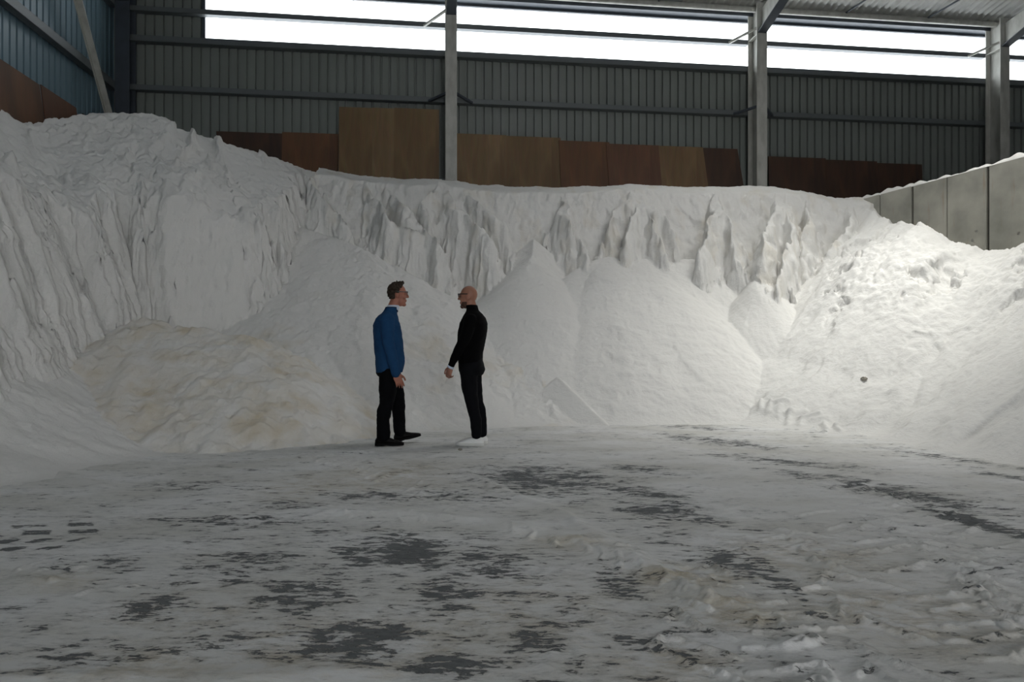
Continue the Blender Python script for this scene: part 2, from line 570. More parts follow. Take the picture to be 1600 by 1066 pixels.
roof_slab(-0.3, 13.0, -0.4, 3.0)
roof_slab(13.0, HALL_S, -0.4, 3.0)
roof_slab(-0.3, HALL_S, 3.0, HALL_D + 0.2)
mb.build('roof_deck', M_ROOF_PLAIN, ceiling)
for off in (1.75, 3.2, 4.6):
    z = roof_z(off) - 0.11
    MB().box(0.2, HALL_S, -off - 0.04, -off + 0.04, z - 0.09, z + 0.09).build('purlin', M_DARK_STEEL, ceiling)
# round eave tube, pale
p0, p1 = (7.0, -0.42, EAVE - 0.02), (HALL_S, -0.42, EAVE - 0.02)
MB().tube(p0, p1, 0.07, 14).build('eave_tube', M_COLUMN, ceiling, True)
MB().box(0.2, HALL_S, -0.25, -0.02, EAVE - 0.10, EAVE + 0.03).build('eave_beam', M_DARK_STEEL, ceiling)
for s in (17.2, 19.4, 12.4, 24):
    MB().tube((s, -0.4, roof_z(0.4) - 0.05), (s + 0.5, -2.2, roof_z(2.2) - 0.09), 0.022, 8).build('sag_rod', M_DARK_STEEL, ceiling)
# rooflight panes
for i, (s, off, a, b_, w, c, sp) in enumerate(ROOFLIGHTS):
    rl = frame_obj('window_%d' % (i + 5))
    tag(rl, 'translucent rooflight sheet in the roof', 'rooflight', 'rooflights', 'structure')
    vs = []
    for dz in (-0.03, -0.02):
        for ds, do in ((-a / 2, -b_ / 2), (a / 2, -b_ / 2), (a / 2, b_ / 2), (-a / 2, b_ / 2)):
            vs.append((s + ds, -(off + do), roof_z(off + do) + dz))
    MB().add(vs, [(0, 1, 2, 3), (7, 6, 5, 4), (0, 4, 5, 1), (1, 5, 6, 2), (2, 6, 7, 3), (3, 7, 4, 0)]).build('pane', M_PANE, rl)

# steel columns and rafters
CL = ['dark blue-grey steel corner column', 'pale steel column with peeling paint beside the big tan plywood sheet',
      'pale steel column under the roof edge beside the dark plywood', 'pale steel column behind the concrete wall',
      'pale steel column beyond the picture edge']
for i, s in enumerate(COLS[:-1]):
    c = frame_obj('steel_column')
    tag(c, CL[i], 'column', 'portal columns', 'structure')
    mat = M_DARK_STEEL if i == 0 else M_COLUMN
    fw, d0, d1 = 0.26, 0.21, 0.68
    if i == 0:
        s = 0.36
        fw, d0, d1 = 0.30, 0.1, 0.45
    top = roof_z(0.5) - 0.05
    MB().box(s - fw / 2, s + fw / 2, -d1, -d1 + 0.022, 0, top).build('inner_flange', mat, c)
    MB().box(s - fw / 2, s + fw / 2, -d0 - 0.022, -d0, 0, top).build('outer_flange', mat, c)
    MB().box(s - 0.009, s + 0.009, -d1 + 0.02, -d0 - 0.02, 0, top).build('web', mat, c)
    if i > 0:
        MB().box(s - fw / 2 + 0.01, s - 0.009, -d1 + 0.02, -d0 - 0.02, 8.52, 8.54).build('stiffener', mat, c)
    # haunched rafter running into the hall
    zl0, zl1, L0, L1 = 8.56, roof_z(2.8) - 0.5, d1, 2.8
    vs = [(s - 0.009, -L0, zl0), (s - 0.009, -L1, zl1), (s - 0.009, -L1, roof_z(L1) - 0.2), (s - 0.009, -L0, roof_z(L0) - 0.2)]
    vs += [(x + 0.018, y, z) for x, y, z in vs]
    MB().add(vs, [(0, 1, 2, 3), (7, 6, 5, 4), (0, 4, 5, 1), (1, 5, 6, 2), (2, 6, 7, 3), (3, 7, 4, 0)]).build('haunch_web', mat, c)
    MB().bar((s, -L0, zl0), (s, -L1, zl1), fw - 0.04, 0.02).build('haunch_flange', M_DARK_STEEL, c)
    MB().bar((s, -L1, zl1), (s, -14, roof_z(14) - 0.55), fw - 0.04, 0.02).build('rafter_flange', M_DARK_STEEL, c)
    vs = [(s - 0.009, -L1, zl1), (s - 0.009, -14, roof_z(14) - 0.55), (s - 0.009, -14, roof_z(14) - 0.2), (s - 0.009, -L1, roof_z(L1) - 0.2)]
    vs += [(x + 0.018, y, z) for x, y, z in vs]
    MB().add(vs, [(0, 1, 2, 3), (7, 6, 5, 4), (0, 4, 5, 1), (1, 5, 6, 2), (2, 6, 7, 3), (3, 7, 4, 0)]).build('rafter_web', mat, c)
    if i > 0:  # small strut from the high rail to the column
        MB().bar((s - 0.62, -0.21, GIRT_HI - 0.05), (s - 0.1, -0.62, GIRT_HI + 0.16), 0.05, 0.05).build('strut', mat, c)
    if i in (1, 2):
        MB().bar((s - 0.5, -0.22, GIRT_LO - 0.05), (s - 0.08, -0.64, GIRT_LO + 0.02), 0.06, 0.05).build('strut', M_DARK_STEEL, c)
        MB().bar((s + 0.5, -0.22, GIRT_LO - 0.05), (s + 0.08, -0.64, GIRT_LO + 0.02), 0.06, 0.05).build('strut', M_DARK_STEEL, c)

# diagonal angle brace against the left wall
br = frame_obj('diagonal_brace')
tag(br, 'pale diagonal angle-iron brace across the side wall tinted for bluish light', 'brace', kind='structure')
a, b_ = Vector((0.36, -0.55, 5.2)), Vector((0.36, -4.0, 10.0))
MB().bar(a, b_, 0.02, 0.13, (1, 0, 0)).build('flat_leg', M_COLUMN, br)
MB().bar(a + Vector((-0.06, 0, 0)), b_ + Vector((-0.06, 0, 0)), 0.13, 0.02, (1, 0, 0)).build('side_leg', M_COLUMN, br)


# plywood sheets
def back_s(px, off):
    """distance along the back wall where the photograph column px meets the plane off metres inside it"""
    k = (px - 800.0) / FPX
    bx, by = C0 + N * off
    return (k * by - bx) / (U[0] - k * U[1])


def board(px0, px1, ytop, mat, label, off=0.25, lean=0.10, zbot=4.15, skew=0.0, th=0.02):
    s0, s1 = back_s(px0, off), back_s(px1, off)
    if px1 < 700: zbot = 4.45
    D = (C0 + U * (s0 + s1) / 2 + N * off)[1]
    zt = CAM_H + (533 - ytop) / FPX * D
    w, h = s1 - s0, zt - zbot
    p = bp((s0 + s1) / 2, off + lean, zbot)
    vs = []
    for y in (-th / 2, th / 2):
        vs += [(-w / 2 + skew, y, 0), (w / 2 + skew, y, 0), (w / 2, y + lean, h), (-w / 2, y + lean, h)]
    mb = MB().add(vs, [(3, 2, 1, 0), (4, 5, 6, 7), (0, 1, 5, 4), (1, 2, 6, 5), (2, 3, 7, 6), (3, 0, 4, 7)])
    o = mb.build('plywood_sheet', PLY[mat])
    o.location = p
    o.rotation_euler = (0, 0, BYAW)
    tag(o, label, 'plywood', 'plywood sheets along the back wall')
    return o


board(338, 441, 207, 'dark', 'dark brown plywood sheet lowest at the salt crest, left end of the row', 0.25)
board(441, 529, 208, 'brown', 'dull brown plywood sheet just beside the big tall tan sheet', 0.27)
board(530, 582, 168, 'ochre', 'tall tan plywood sheet forming the outer third of the big raised panel', 0.42, 0.14)
board(582, 616, 169, 'tan', 'narrow tall tan plywood strip in the middle of the big raised panel', 0.42, 0.14)
board(616, 686, 170, 'ochre', 'tall tan plywood sheet of the big raised panel nearest the pale column', 0.42, 0.14)
board(714, 791, 210, 'tan', 'light tan plywood sheet directly beside the peeling pale column', 0.27)
board(791, 876, 214, 'ochre', 'light tan plywood sheet second from the peeling pale column', 0.25)
board(873, 952, 221, 'brown', 'dark brown plywood sheet between tan and reddish sheets', 0.29, 0.10, skew=0.07)
board(947, 1029, 226, 'red', 'reddish brown plywood sheet leaning in the row of boards', 0.32, 0.1, skew=0.1)
board(1024, 1098, 229, 'ochre', 'yellowish tan plywood sheet leaning beside the darkest board', 0.28, 0.1, skew=0.2)
board(1093, 1152, 232, 'dark', 'very dark plywood sheet leaning at the end of the row beside a pale column', 0.25, 0.1, skew=0.25)
board(1200, 1290, 246, 'dark', 'dark brown plywood sheet just beyond the pale column in the far bay', 0.25)
board(1290, 1370, 251, 'dark', 'dark brown plywood sheet in the middle of the far bay', 0.26)
board(1370, 1440, 256, 'dark', 'dark brown plywood sheet vanishing behind the concrete wall', 0.25)


def side_board(off0, off1, z0, z1, mat, label, slant=0.0):
    mb = MB()
    vs = []
    for x in (0.22, 0.24):
        vs += [(x + 0.1, -off0, z0), (x + 0.1, -off1, z0), (x, -off1 - slant, z1), (x, -off0 - slant, z1)]
    mb.add(vs, [(3, 2, 1, 0), (4, 5, 6, 7), (0, 1, 5, 4), (1, 2, 6, 5), (2, 3, 7, 6), (3, 0, 4, 7)])
    o = mb.build('plywood_sheet', PLY[mat])
    o.location = (C0[0], C0[1], 0); o.rotation_euler = (0, 0, BYAW)
    tag(o, label, 'plywood', 'plywood sheets along the side wall')


side_board(0.7, 1.9, 3.9, 5.62, 'dark', 'dark reddish plywood sheet on the side wall nearest the corner', 0.0)
side_board(1.9, 3.1, 3.9, 5.64, 'red', 'reddish plywood sheet on the side wall behind the diagonal brace', 0.25)
side_board(3.15, 4.6, 3.9, 5.62, 'brown', 'brown plywood sheet on the side wall at the picture edge', 0.25)

# ------------------------------------------------------------------ concrete push wall on the right
W0 = np.array([7.35, 14.4]); WD = np.array([0.9, -3.4]); WD = WD / np.linalg.norm(WD)
WYAW = math.atan2(WD[1], WD[0])
wall_right = empty('wall_right', (W0[0], W0[1], 0), WYAW)   # local x runs towards the camera, local y to the right (+)
tag(wall_right, 'grey precast concrete retaining wall with salt on top', 'wall', kind='structure')
q = -1.0
PAN = 0.78
k = 0
q_edges = [0.52 + PAN * i for i in range(-2, 14)]
CONC_TOP = 4.13
rr = random.Random(3)
for i in range(len(q_edges) - 1):
    a, b_ = q_edges[i] + 0.008, q_edges[i + 1] - 0.008
    dark = (i % 2 == 1)
    gap = 0.028 if dark else 0.004
    dy = rr.uniform(-0.012, 0.012)
    bm = bmesh.new()
    bmesh.ops.create_cube(bm, size=1)
    bmesh.ops.scale(bm, vec=(b_ - a - gap, 0.25, CONC_TOP), verts=bm.verts)
    bmesh.ops.translate(bm, vec=((a + b_) / 2 + (gap / 2 if dark else -0.0), 0.125 + dy, CONC_TOP / 2 + rr.uniform(-0.02, 0.01)), verts=bm.verts)
    bmesh.ops.bevel(bm, geom=bm.edges[:], offset=0.012, segments=1, affect='EDGES')
    me = bpy.data.meshes.new('concrete_panel'); bm.to_mesh(me); bm.free()
    me.materials.append(M_CONC)
    pn = link('concrete_panel', me, None, wall_right)
    # lifting sockets, small dark holes with pale rims
    for zz in (3.05, 2.9):
        if rr.random() < 0.8:
            x = a + rr.uniform(0.15, 0.65)
            MB().tube((x, 0.004 + dy - 0.004, zz), (x, 0.03 + dy, zz), 0.028, 10).build('lifting_socket', M_COLUMN, pn)
MB().box(q_edges[0], q_edges[-1], 0.06, 0.2, 0, CONC_TOP - 0.05).build('joint_backing', M_JOINT, wall_right)


# ------------------------------------------------------------------ salt terrain
DX = 0.02
gx = np.arange(-9.2, 8.9, DX)
gy = np.arange(3.0, 16.6, DX)
X, Y = np.meshgrid(gx, gy)
GX, GY = X, Y


def w2(px, py, D, k=None):
    p = P(px, py, D)
    return (p[0], p[1], p[2]) if k is None else (p[0], p[1], p[2], k)


def ridge(pts, warp=None, d1=None, k2=None, X=None, Y=None):
    """highest of (z - k * distance) over a 3D polyline; pts are (x, y, z, k)"""
    X = GX if X is None else X
    Y = GY if Y is None else Y
    best = np.full(X.shape, -9.0)
    for a, b in zip(pts[:-1], pts[1:]):
        ax, ay, az, ak = a; bx, by, bz, bk = b
        dx, dy = bx - ax, by - ay
        L2 = dx * dx + dy * dy + 1e-9
        t = np.clip(((X - ax) * dx + (Y - ay) * dy) / L2, 0, 1)
        d = np.hypot(X - ax - t * dx, Y - ay - t * dy)
        kk = ak + (bk - ak) * t
        if warp is not None:
            d = np.maximum(d + warp * np.minimum(1, d / 0.25), 0)
        if d1 is not None:
            drop = np.where(d < d1, kk * d, kk * d1 + k2 * (d - d1))
        else:
            drop = kk * d
        best = np.maximum(best, az + (bz - az) * t - drop)
    return best


def seg_dist(pts):
    """signed distance (right of travel positive) and arc position along a plan polyline, plus interpolated value"""
    bd = np.full(X.shape, 1e9); sd = np.zeros(X.shape); arc = np.zeros(X.shape); val = np.zeros(X.shape)
    acc = 0.0
    for a, b in zip(pts[:-1], pts[1:]):
        dx, dy = b[0] - a[0], b[1] - a[1]
        L = math.hypot(dx, dy)
        t = np.clip(((X - a[0]) * dx + (Y - a[1]) * dy) / (L * L), 0, 1)
        d = np.hypot(X - a[0] - t * dx, Y - a[1] - t * dy)
        cr = dx * (Y - a[1]) - dy * (X - a[0])
        m = d < bd
        bd = np.where(m, d, bd)
        sd = np.where(m, np.where(cr > 0, -d, d), sd)
        arc = np.where(m, acc + t * L, arc)
        val = np.where(m, a[2] + (b[2] - a[2]) * t, val)
        acc += L
    return sd, arc, val


# plan-warped noise fields
n_big = fbm(X * 0.45, Y * 0.45, 4)
n_mid = fbm(X * 1.7 + 5, Y * 1.7, 4)
n_fine = fbm(X * 6.0, Y * 6.0 + 3, 3)
flute = fbm(X * 3.6 + 0.3 * n_mid, Y * 0.9 + 11, 4, 0.6)          # runs down faces that look at the camera
flute2 = ridged(X * 2.1 + 0.25 * n_mid, Y * 0.6 + 4, 4, 0.55)

# crest of the whole bank: upper chute surface
crest = [w2(-60, 150, 10.4, 3.0), w2(40, 197, 11.0, 3.0), w2(140, 182, 12.0, 3.0), w2(250, 185, 12.6, 3.0), w2(340, 212, 13.3, 3.0),
         w2(450, 246, 14.2, 2.1), w2(500, 263, 14.3, 2.1), w2(590, 276, 14.45, 2.1), w2(690, 280, 14.5, 2.1), w2(760, 289, 14.6, 2.1),
         w2(830, 292, 14.65, 2.1), w2(900, 292, 14.65, 2.1), w2(980, 288, 14.6, 2.1), w2(1050, 291, 14.65, 2.1), w2(1190, 291, 14.65, 2.1),
         w2(1250, 297, 14.6, 2.1), w2(1320, 310, 14.5, 2.1), w2(1350, 310, 14.3, 2.1)]
crest_s = ridge(crest, warp=0.05 * n_mid + 0.015 * n_fine)
crest_soft = ridge([(p[0], p[1], p[2], 0.55) for p in crest])
# inside edge: top band of the crest is rounder
bank = np.minimum(crest_soft - 0.03, crest_s + 0.45) + 0.02 * n_mid + 0.006 * n_fine
# ground behind the crest stays high up to the wall
behind_d, _, cz = seg_dist([(p[0], p[1], p[2]) for p in crest])
plateau = np.where(behind_d < 0, cz - 0.18 * np.abs(behind_d) + 0.03 * n_mid, -9)
bank = np.maximum(bank, plateau)

# buttresses standing out of the bank
butt = np.full(X.shape, -9.0)
fw_ = 0.10 * flute + 0.10 * flute2 + 0.03 * n_fine


BX = X + 0.13 * fbm(X * 1.1 + 3, Y * 1.1, 3) + 0.035 * n_fine
BY = Y + 0.13 * fbm(X * 1.3 + 30, Y * 1.1, 3) + 0.05 * fbm(X * 4, Y * 4 + 9, 2)


def buttress(pts, fl=1.0):
    global butt
    q = [pts[0]]
    for i, (x, y, z, k) in enumerate(pts[1:]):
        f = 1 - 0.28 / y                       # stand the buttress further out of the bank
        q.append((x * f, y * f, CAM_H + (z - CAM_H) * f, k * 1.3))
    butt = np.maximum(butt, ridge(q, warp=fw_ * fl * 1.15, X=BX, Y=BY))


buttress([w2(470, 250, 14.3, 2.0), w2(485, 270, 13.9, 1.9), w2(505, 310, 13.4, 2.2), w2(535, 350, 13.1, 2.6)], 0.8)
buttress([w2(560, 275, 14.3, 2.0), w2(590, 310, 13.8, 2.0), w2(610, 342, 13.4, 2.6), w2(660, 365, 13.3, 2.6)], 0.9)
buttress([w2(600, 290, 14.2, 1.9), w2(640, 325, 13.7, 1.9), w2(675, 372, 13.2, 2.4), w2(700, 400, 13.0, 2.6)], 0.9)
buttress([w2(690, 282, 14.4, 1.7), w2(662, 312, 13.9, 2.0), w2(672, 345, 13.5, 2.4)], 1.0)
buttress([w2(690, 282, 14.4, 1.7), w2(715, 318, 13.8, 1.9), w2(745, 352, 13.4, 2.3), w2(775, 380, 13.2, 2.4)], 1.2)
buttress([w2(715, 292, 14.4, 1.9), w2(755, 318, 14.0, 2.0), w2(795, 352, 13.7, 2.3)], 1.2)
buttress([w2(880, 296, 14.5, 2.0), w2(878, 314, 14.1, 1.8), w2(890, 350, 13.6, 2.3)], 0.8)
buttress([w2(880, 318, 14.1, 2.0), w2(910, 370, 13.5, 2.2), w2(922, 392, 13.3, 2.4)], 0.8)
buttress([w2(985, 292, 14.5, 2.0), w2(968, 305, 14.2, 2.1), w2(952, 342, 13.8, 2.3)], 0.8)
buttress([w2(990, 290, 14.5, 1.7), w2(1000, 302, 14.1, 1.9), w2(1030, 318, 13.9, 2.2), w2(1052, 345, 13.6, 2.6)], 0.7)
buttress([w2(1000, 304, 14.1, 2.0), w2(985, 345, 13.6, 2.4), w2(975, 375, 13.35, 2.8)], 0.7)
buttress([w2(1010, 335, 13.7, 2.4), w2(1040, 372, 13.3, 2.8)], 0.7)
buttress([w2(1118, 296, 14.5, 1.9), w2(1122, 310, 14.1, 1.8), w2(1110, 350, 13.6, 2.2), w2(1095, 392, 13.2, 2.6)], 0.8)
buttress([w2(1122, 312, 14.1, 1.9), w2(1142, 350, 13.6, 2.3), w2(1150, 392, 13.2, 2.6)], 0.8)
buttress([w2(1222, 300, 14.5, 1.8), w2(1218, 312, 14.0, 1.7), w2(1200, 350, 13.4, 2.0), w2(1188, 400, 12.9, 2.5)], 0.9)
buttress([w2(1222, 314, 14.0, 1.9), w2(1240, 345, 13.5, 2.2), w2(1225, 400, 12.9, 2.4), w2(1215, 440, 12.5, 2.5)], 1.0)
buttress([w2(1265, 305, 14.4, 1.9), w2(1262, 340, 13.8, 2.0), w2(1256, 390, 13.2, 2.2)], 0.9)
buttress([w2(1338, 312, 14.3, 1.8), w2(1330, 335, 13.9, 1.9), w2(1305, 375, 13.5, 2.0), w2(1285, 420, 13.1, 2.2)], 0.7)
cap_ = ridge([(p[0], p[1], p[2] - 0.05, 0.72) for p in crest]) + 0.10 * fbm(X * 1.5 + 8, Y * 1.5, 3)
butt = np.minimum(butt, cap_)
butt = butt + 0.025 * n_fine + 0.06 * ridged(X * 2.6, Y * 2.6, 4)
bank_all = np.maximum(bank, butt)

# left mass, cut to a cliff
edge = [(-6.25, 3.2, 2.7), (-6.2, 5.5, 2.9), (-6.05, 7.6, 3.15), (-6.25, 9.3, 3.2), (-5.95, 10.5, 3.42), (-5.25, 10.85, 3.45), (-4.42, 11.35, 3.75),
        (-4.1, 12.1, 4.0), (-4.2, 13.0, 4.4), (-4.2, 13.8, 4.75), (-4.2, 16.5, 4.9)]
sd, arc, ez = seg_dist(edge)
scraped = smoothstep(7.7, 7.95, arc) * (1 - smoothstep(8.95, 9.15, arc))   # flat bucket-scraped face
fl_left = fbm(arc * 3.2 + 0.35 * n_mid, sd * 0.7 + 2, 5, 0.6)
fl_left2 = ridged(arc * 1.15 + 0.2 * n_big, sd * 0.5 + 8, 4, 0.5)
sdw = sd + (0.15 * fl_left + np.interp(arc, [0, 6, 7.2, 20], [0.12, 0.14, 0.24, 0.24]) * fl_left2) * (1 - 0.93 * scraped)
kc = np.interp(arc, [0, 4.2, 6.2, 7.3, 8, 9, 10, 14], [2.3, 2.4, 2.7, 3.2, 5.0, 5.0, 4.5, 3.0])
shelf = ez + 0.95 * np.maximum(-sdw, 0) + 0.42 * ridged(arc * 0.9 + 0.35 * n_mid, sd * 0.45 + 3, 4, 0.5) * smoothstep(0.0, 0.7, -sdw)
cut = np.where(sdw > 0, ez - kc * sdw, shelf)
crest_left = ridge([(-8.2, 3.0, 3.4, 0.3), (-8.0, 7.0, 3.8, 0.35)] + [(p[0], p[1], p[2], 0.85) for p in crest[:5]] + [(crest[5][0], crest[5][1], crest[5][2], 0.7)])
crest_left = crest_left - 0.12 + 0.24 * (1 - smoothstep(9.6, 11.2, arc)) * ridged(arc * 0.75 + 0.3 * n_mid + 2, sd * 0.45, 4, 0.5) + 0.05 * ridged(X * 2.5, Y * 2.5, 3)
left = np.minimum(crest_left, cut) + 0.02 * n_fine
for bl in ([w2(150, 182, 12.1, 2.0), w2(135, 225, 11.3, 1.9), w2(108, 275, 10.5, 2.2)],
           [w2(252, 185, 12.6, 2.0), w2(205, 215, 11.8, 2.0), w2(180, 262, 11.1, 2.2), w2(165, 315, 10.6, 2.4)],
           [w2(300, 197, 12.9, 2.0), w2(284, 222, 12.1, 2.0), w2(262, 262, 11.5, 2.2), w2(255, 300, 11.1, 2.4)],
           [w2(338, 210, 13.2, 2.0), w2(345, 240, 12.5, 2.0), w2(362, 285, 11.9, 2.4)],
           [w2(410, 232, 13.8, 2.0), w2(425, 275, 13.1, 2.2), w2(420, 310, 12.8, 2.4)],
           [w2(20, 235, 9.6, 2.0), w2(40, 300, 9.0, 2.2), w2(45, 340, 8.8, 2.4)]):
    left = np.maximum(left, ridge(bl, warp=0.10 * flute + 0.10 * flute2, X=BX, Y=BY))
left = np.where(behind_d < -0.25, np.maximum(left, plateau - 0.05), left)
# outside the left mass the bank counts, inside the left mass it must not bulge over the cut
inl = (behind_d > -0.3) & ((X < -4.6) | ((sd < 0.15) & (X < -4.0)))
bank_all = np.where(inl, -9.0, bank_all)

# talus and fans
rip = 0.022 * fbm(X * 0.9 + 0.5 * n_mid, Y * 2.2, 3) + 0.016 * ridged(X * 1.6 + 0.8 * n_mid, Y * 4.5 + 0.7 * n_mid, 3) + 0.006 * n_fine
talus = np.full(X.shape, -9.0)
talus = np.maximum(talus, ridge([w2(446, 338, 13.2, 1.35), w2(475, 356, 12.9, 1.0), w2(515, 372, 12.75, 0.78), w2(560, 390, 12.6, 0.68), w2(650, 434, 12.3, 0.66), w2(740, 482, 12.0, 0.64), w2(800, 535, 11.2, 0.6)]))
talus = talus + 0.035 * n_big + 0.9 * rip + 0.035 * n_mid + 0.012 * n_fine + 0.04 * ridged(X * 0.9 + Y * 0.9 + 0.4 * n_mid, (Y - X) * 0.25, 3)
fan = np.full(X.shape, -9.0)
fan = np.maximum(fan, ridge([w2(834, 372, 13.45, 0.84), w2(832, 402, 13.0, 0.80)], warp=0.05 * n_mid))
fan = np.maximum(fan, ridge([w2(900, 420, 13.0, 0.76), w2(945, 402, 13.2, 0.74), w2(1010, 405, 13.2, 0.76), w2(1070, 408, 13.3, 1.0), w2(1165, 405, 13.5, 1.3)]))
fan = np.maximum(fan, ridge([w2(700, 465, 13.0, 0.8), w2(780, 455, 13.0, 0.8)]))
fan = fan + 0.05 * n_big + rip + 0.02 * n_mid
# bright-edged slump lobe under the pillar-like buttress
lobe = ridge([w2(1192, 390, 13.2, 0.95), w2(1188, 430, 12.6, 1.0), w2(1165, 500, 11.9, 1.05), w2(1140, 560, 11.4, 0.95)]) + 0.03 * n_mid + 0.02 * fbm(X * 4, Y * 1.2, 3)
fan = np.maximum(fan, lobe)
# small pyramid-shaped slump on the fan foot
pyr = np.minimum(ridge([w2(872, 588, 10.2, 0.75), w2(950, 664, 9.3, 0.7)]), 9)
pyr = pyr + 0.008 * n_mid
# front-left mound, dirtier
mound = ridge([(-5.75, 9.0, 1.05, 0.62), (-5.35, 9.25, 1.32, 0.58), (-5.05, 9.35, 1.46, 0.56), (-4.3, 9.2, 1.30, 0.57), (-3.42, 9.15, 1.22, 0.56), (-2.95, 8.9, 0.86, 0.52), (-1.7, 8.1, 0.10, 0.45)])
mound = mound + 0.06 * n_big + 0.05 * n_mid + 0.028 * n_fine + 0.02 * ridged(X * 2.2 + 0.5 * n_mid, Y * 4.0, 3)
# salt at the foot of the left cliff
apron = ridge([(-6.4, 3.0, 1.0, 0.62), (-6.35, 6.0, 1.3, 0.62), (-6.25, 7.6, 1.42, 0.62), (-6.2, 8.9, 1.35, 0.62), (-5.6, 10.2, 1.3, 0.62)], d1=1.7, k2=0.42)
apron = apron + 0.03 * n_mid + 0.04 * n_big + 0.012 * n_fine + 0.03 * fbm(Y * 2.5 + 0.3 * n_mid, X * 0.5, 3)
# right heap against the concrete wall
heap = ridge([w2(1355, 330, 14.0, 0.80), w2(1374, 345, 13.4, 0.76), w2(1400, 344, 12.9, 0.76), w2(1438, 351, 12.3, 0.76), w2(1489, 374, 11.8, 0.75),
              w2(1536, 394, 11.4, 0.74), w2(1600, 393, 10.7, 0.72), (8.45, 9.6, 2.55, 0.68), (8.75, 8.0, 2.5, 0.62), (9.2, 5.0, 2.3, 0.6)], d1=3.5, k2=0.5)
nose = ridge([w2(1372, 350, 13.3, 0.95), w2(1300, 436, 12.5, 1.0), w2(1222, 528, 11.6, 1.0), w2(1152, 612, 10.9, 0.9), w2(1143, 632, 10.7, 0.8)], warp=0.06 * n_mid)
heap = np.maximum(heap, nose)
strk = (X * 0.5 - Y * 0.86)   # across the fall line of the heap
fall = (X * 0.86 + Y * 0.5)
hz = 0.075 * fbm(strk * 2.0 + 0.2 * n_mid, fall * 0.28 + 3, 4) + 0.022 * n_mid + 0.006 * n_fine
scarp = ridged(strk * 0.75 + 0.3 * n_mid, fall * 0.55 + 7, 4, 0.55)
zone = np.exp(-(((X - 6.3) / 0.9) ** 2 + ((Y - 11.7) / 1.5) ** 2)) + 0.8 * smoothstep(6.6, 7.3, X) * smoothstep(12.0, 9.5, Y)
hz = hz + 0.20 * zone * smoothstep(0.12, 0.26, scarp) + 0.04 * zone * n_fine + 0.06 * smoothstep(0.26, 0.36, ridged(strk * 0.6 + 2, fall * 0.2, 3))
heap = heap + hz


def soft_floor(h, w, lift=0.004):
    s = np.where(h > w, h, np.where(h < -w, 0.0, (h + w) ** 2 / (4 * w)))
    return np.where(h < -w, -0.05, s - lift)


comps = [
    ('salt_bank', bank_all, 0.05),
    ('salt_cliff', left, 0.05),
    ('salt_slope', talus, 0.16),
    ('salt_fan', fan, 0.14),
    ('salt_slump', pyr, 0.02),
    ('salt_mound', mound, 0.015),
    ('salt_apron', apron, 0.15),
    ('salt_heap', heap, 0.14),
]
stack = np.stack([soft_floor(c[1], c[2]) for c in comps])
who = np.argmax(stack, axis=0)
H = np.max(stack, axis=0)
H = H + 0.004 * fbm(X * 13, Y * 13, 2) * smoothstep(0.03, 0.3, H)

# wheel-lug prints pressed into the toe of the right heap
rl_ = random.Random(9)
for i in range(9):
    f_ = i / 8
    cx, cy = 3.62 + 0.62 * f_, 9.95 - 1.35 * f_
    for sgn in (-1, 1):
        if rl_.random() < 0.2: continue
        ang = math.atan2(-1.35, 0.62) + sgn * rl_.uniform(0.7, 1.0)
        ln = rl_.uniform(0.18, 0.34)
        ex, ey = cx + math.cos(ang) * ln, cy + math.sin(ang) * ln
        dx, dy = ex - cx, ey - cy
        t = np.clip(((X - cx) * dx + (Y - cy) * dy) / (dx * dx + dy * dy), 0, 1)
        d = np.hypot(X - cx - t * dx, Y - cy - t * dy) + 0.02 * n_mid
        H = H + rl_.uniform(0.02, 0.05) * np.exp(-(d / 0.04) ** 2) * (H > -0.02)

# tan discoloration
tan = np.zeros(X.shape)
tan += (who == 5) * (0.40 * smoothstep(-0.2, 0.5, fbm(X * 1.6 + 4, Y * 2.2, 4)) + 0.32)
tan += (who == 2) * 0.4 * smoothstep(0.1, 0.6, fbm(X * 0.7 + 9, Y * 0.9, 4)) * smoothstep(2.4, 1.0, H)
tan += ((who == 0)) * 0.25 * smoothstep(0.0, 0.5, fbm(X * 2.2, Y * 2.2 + 7, 3))
tan = np.clip(tan, 0, 1)

# where salt may lie: inside the walls
ins_left = ((X - C0[0]) * U[0] + (Y - C0[1]) * U[1]) > 0.02
ins_back = ((X - C0[0]) * N[0] + (Y - C0[1]) * N[1]) > 0.02
wn = np.array([-WD[1], WD[0]])     # local +y of the concrete wall (to the right)
ins_right = ((X - W0[0]) * wn[0] + (Y - W0[1]) * wn[1]) < 0.03
behindwall = ((X - W0[0]) * WD[0] + (Y - W0[1]) * WD[1]) < -0.3
valid = ins_left & ins_back & (ins_right | behindwall)
H_field = np.where(valid, H, 0)

LABELS = {
    'salt_bank': 'tall white salt bank with crumbling buttresses below the plywood boards',
    'salt_cliff': 'steep fluted salt cliff with a flat scraped face in the dark corner',
    'salt_slope': 'long smooth salt slope running down behind the man in blue',
    'salt_fan': 'broad rippled salt fan spreading down behind the man in black',
    'salt_slump': 'small pyramid-shaped salt slump at the foot of the rippled fan',
    'salt_mound': 'low tan-stained salt mound in front of the fluted cliff',
    'salt_apron': 'grey shaded salt apron at the foot of the fluted cliff',
    'salt_heap': 'brightly lit white salt heap piled against the concrete wall',
}
ny, nx = X.shape
idx = np.arange(ny * nx).reshape(ny, nx)
cell_who = who[:-1, :-1]
cell_ok = valid[:-1, :-1] & valid[1:, 1:] & valid[:-1, 1:] & valid[1:, :-1]
hm = np.maximum(np.maximum(H[:-1, :-1], H[1:, 1:]), np.maximum(H[:-1, 1:], H[1:, :-1]))
cell_ok &= hm > -0.03
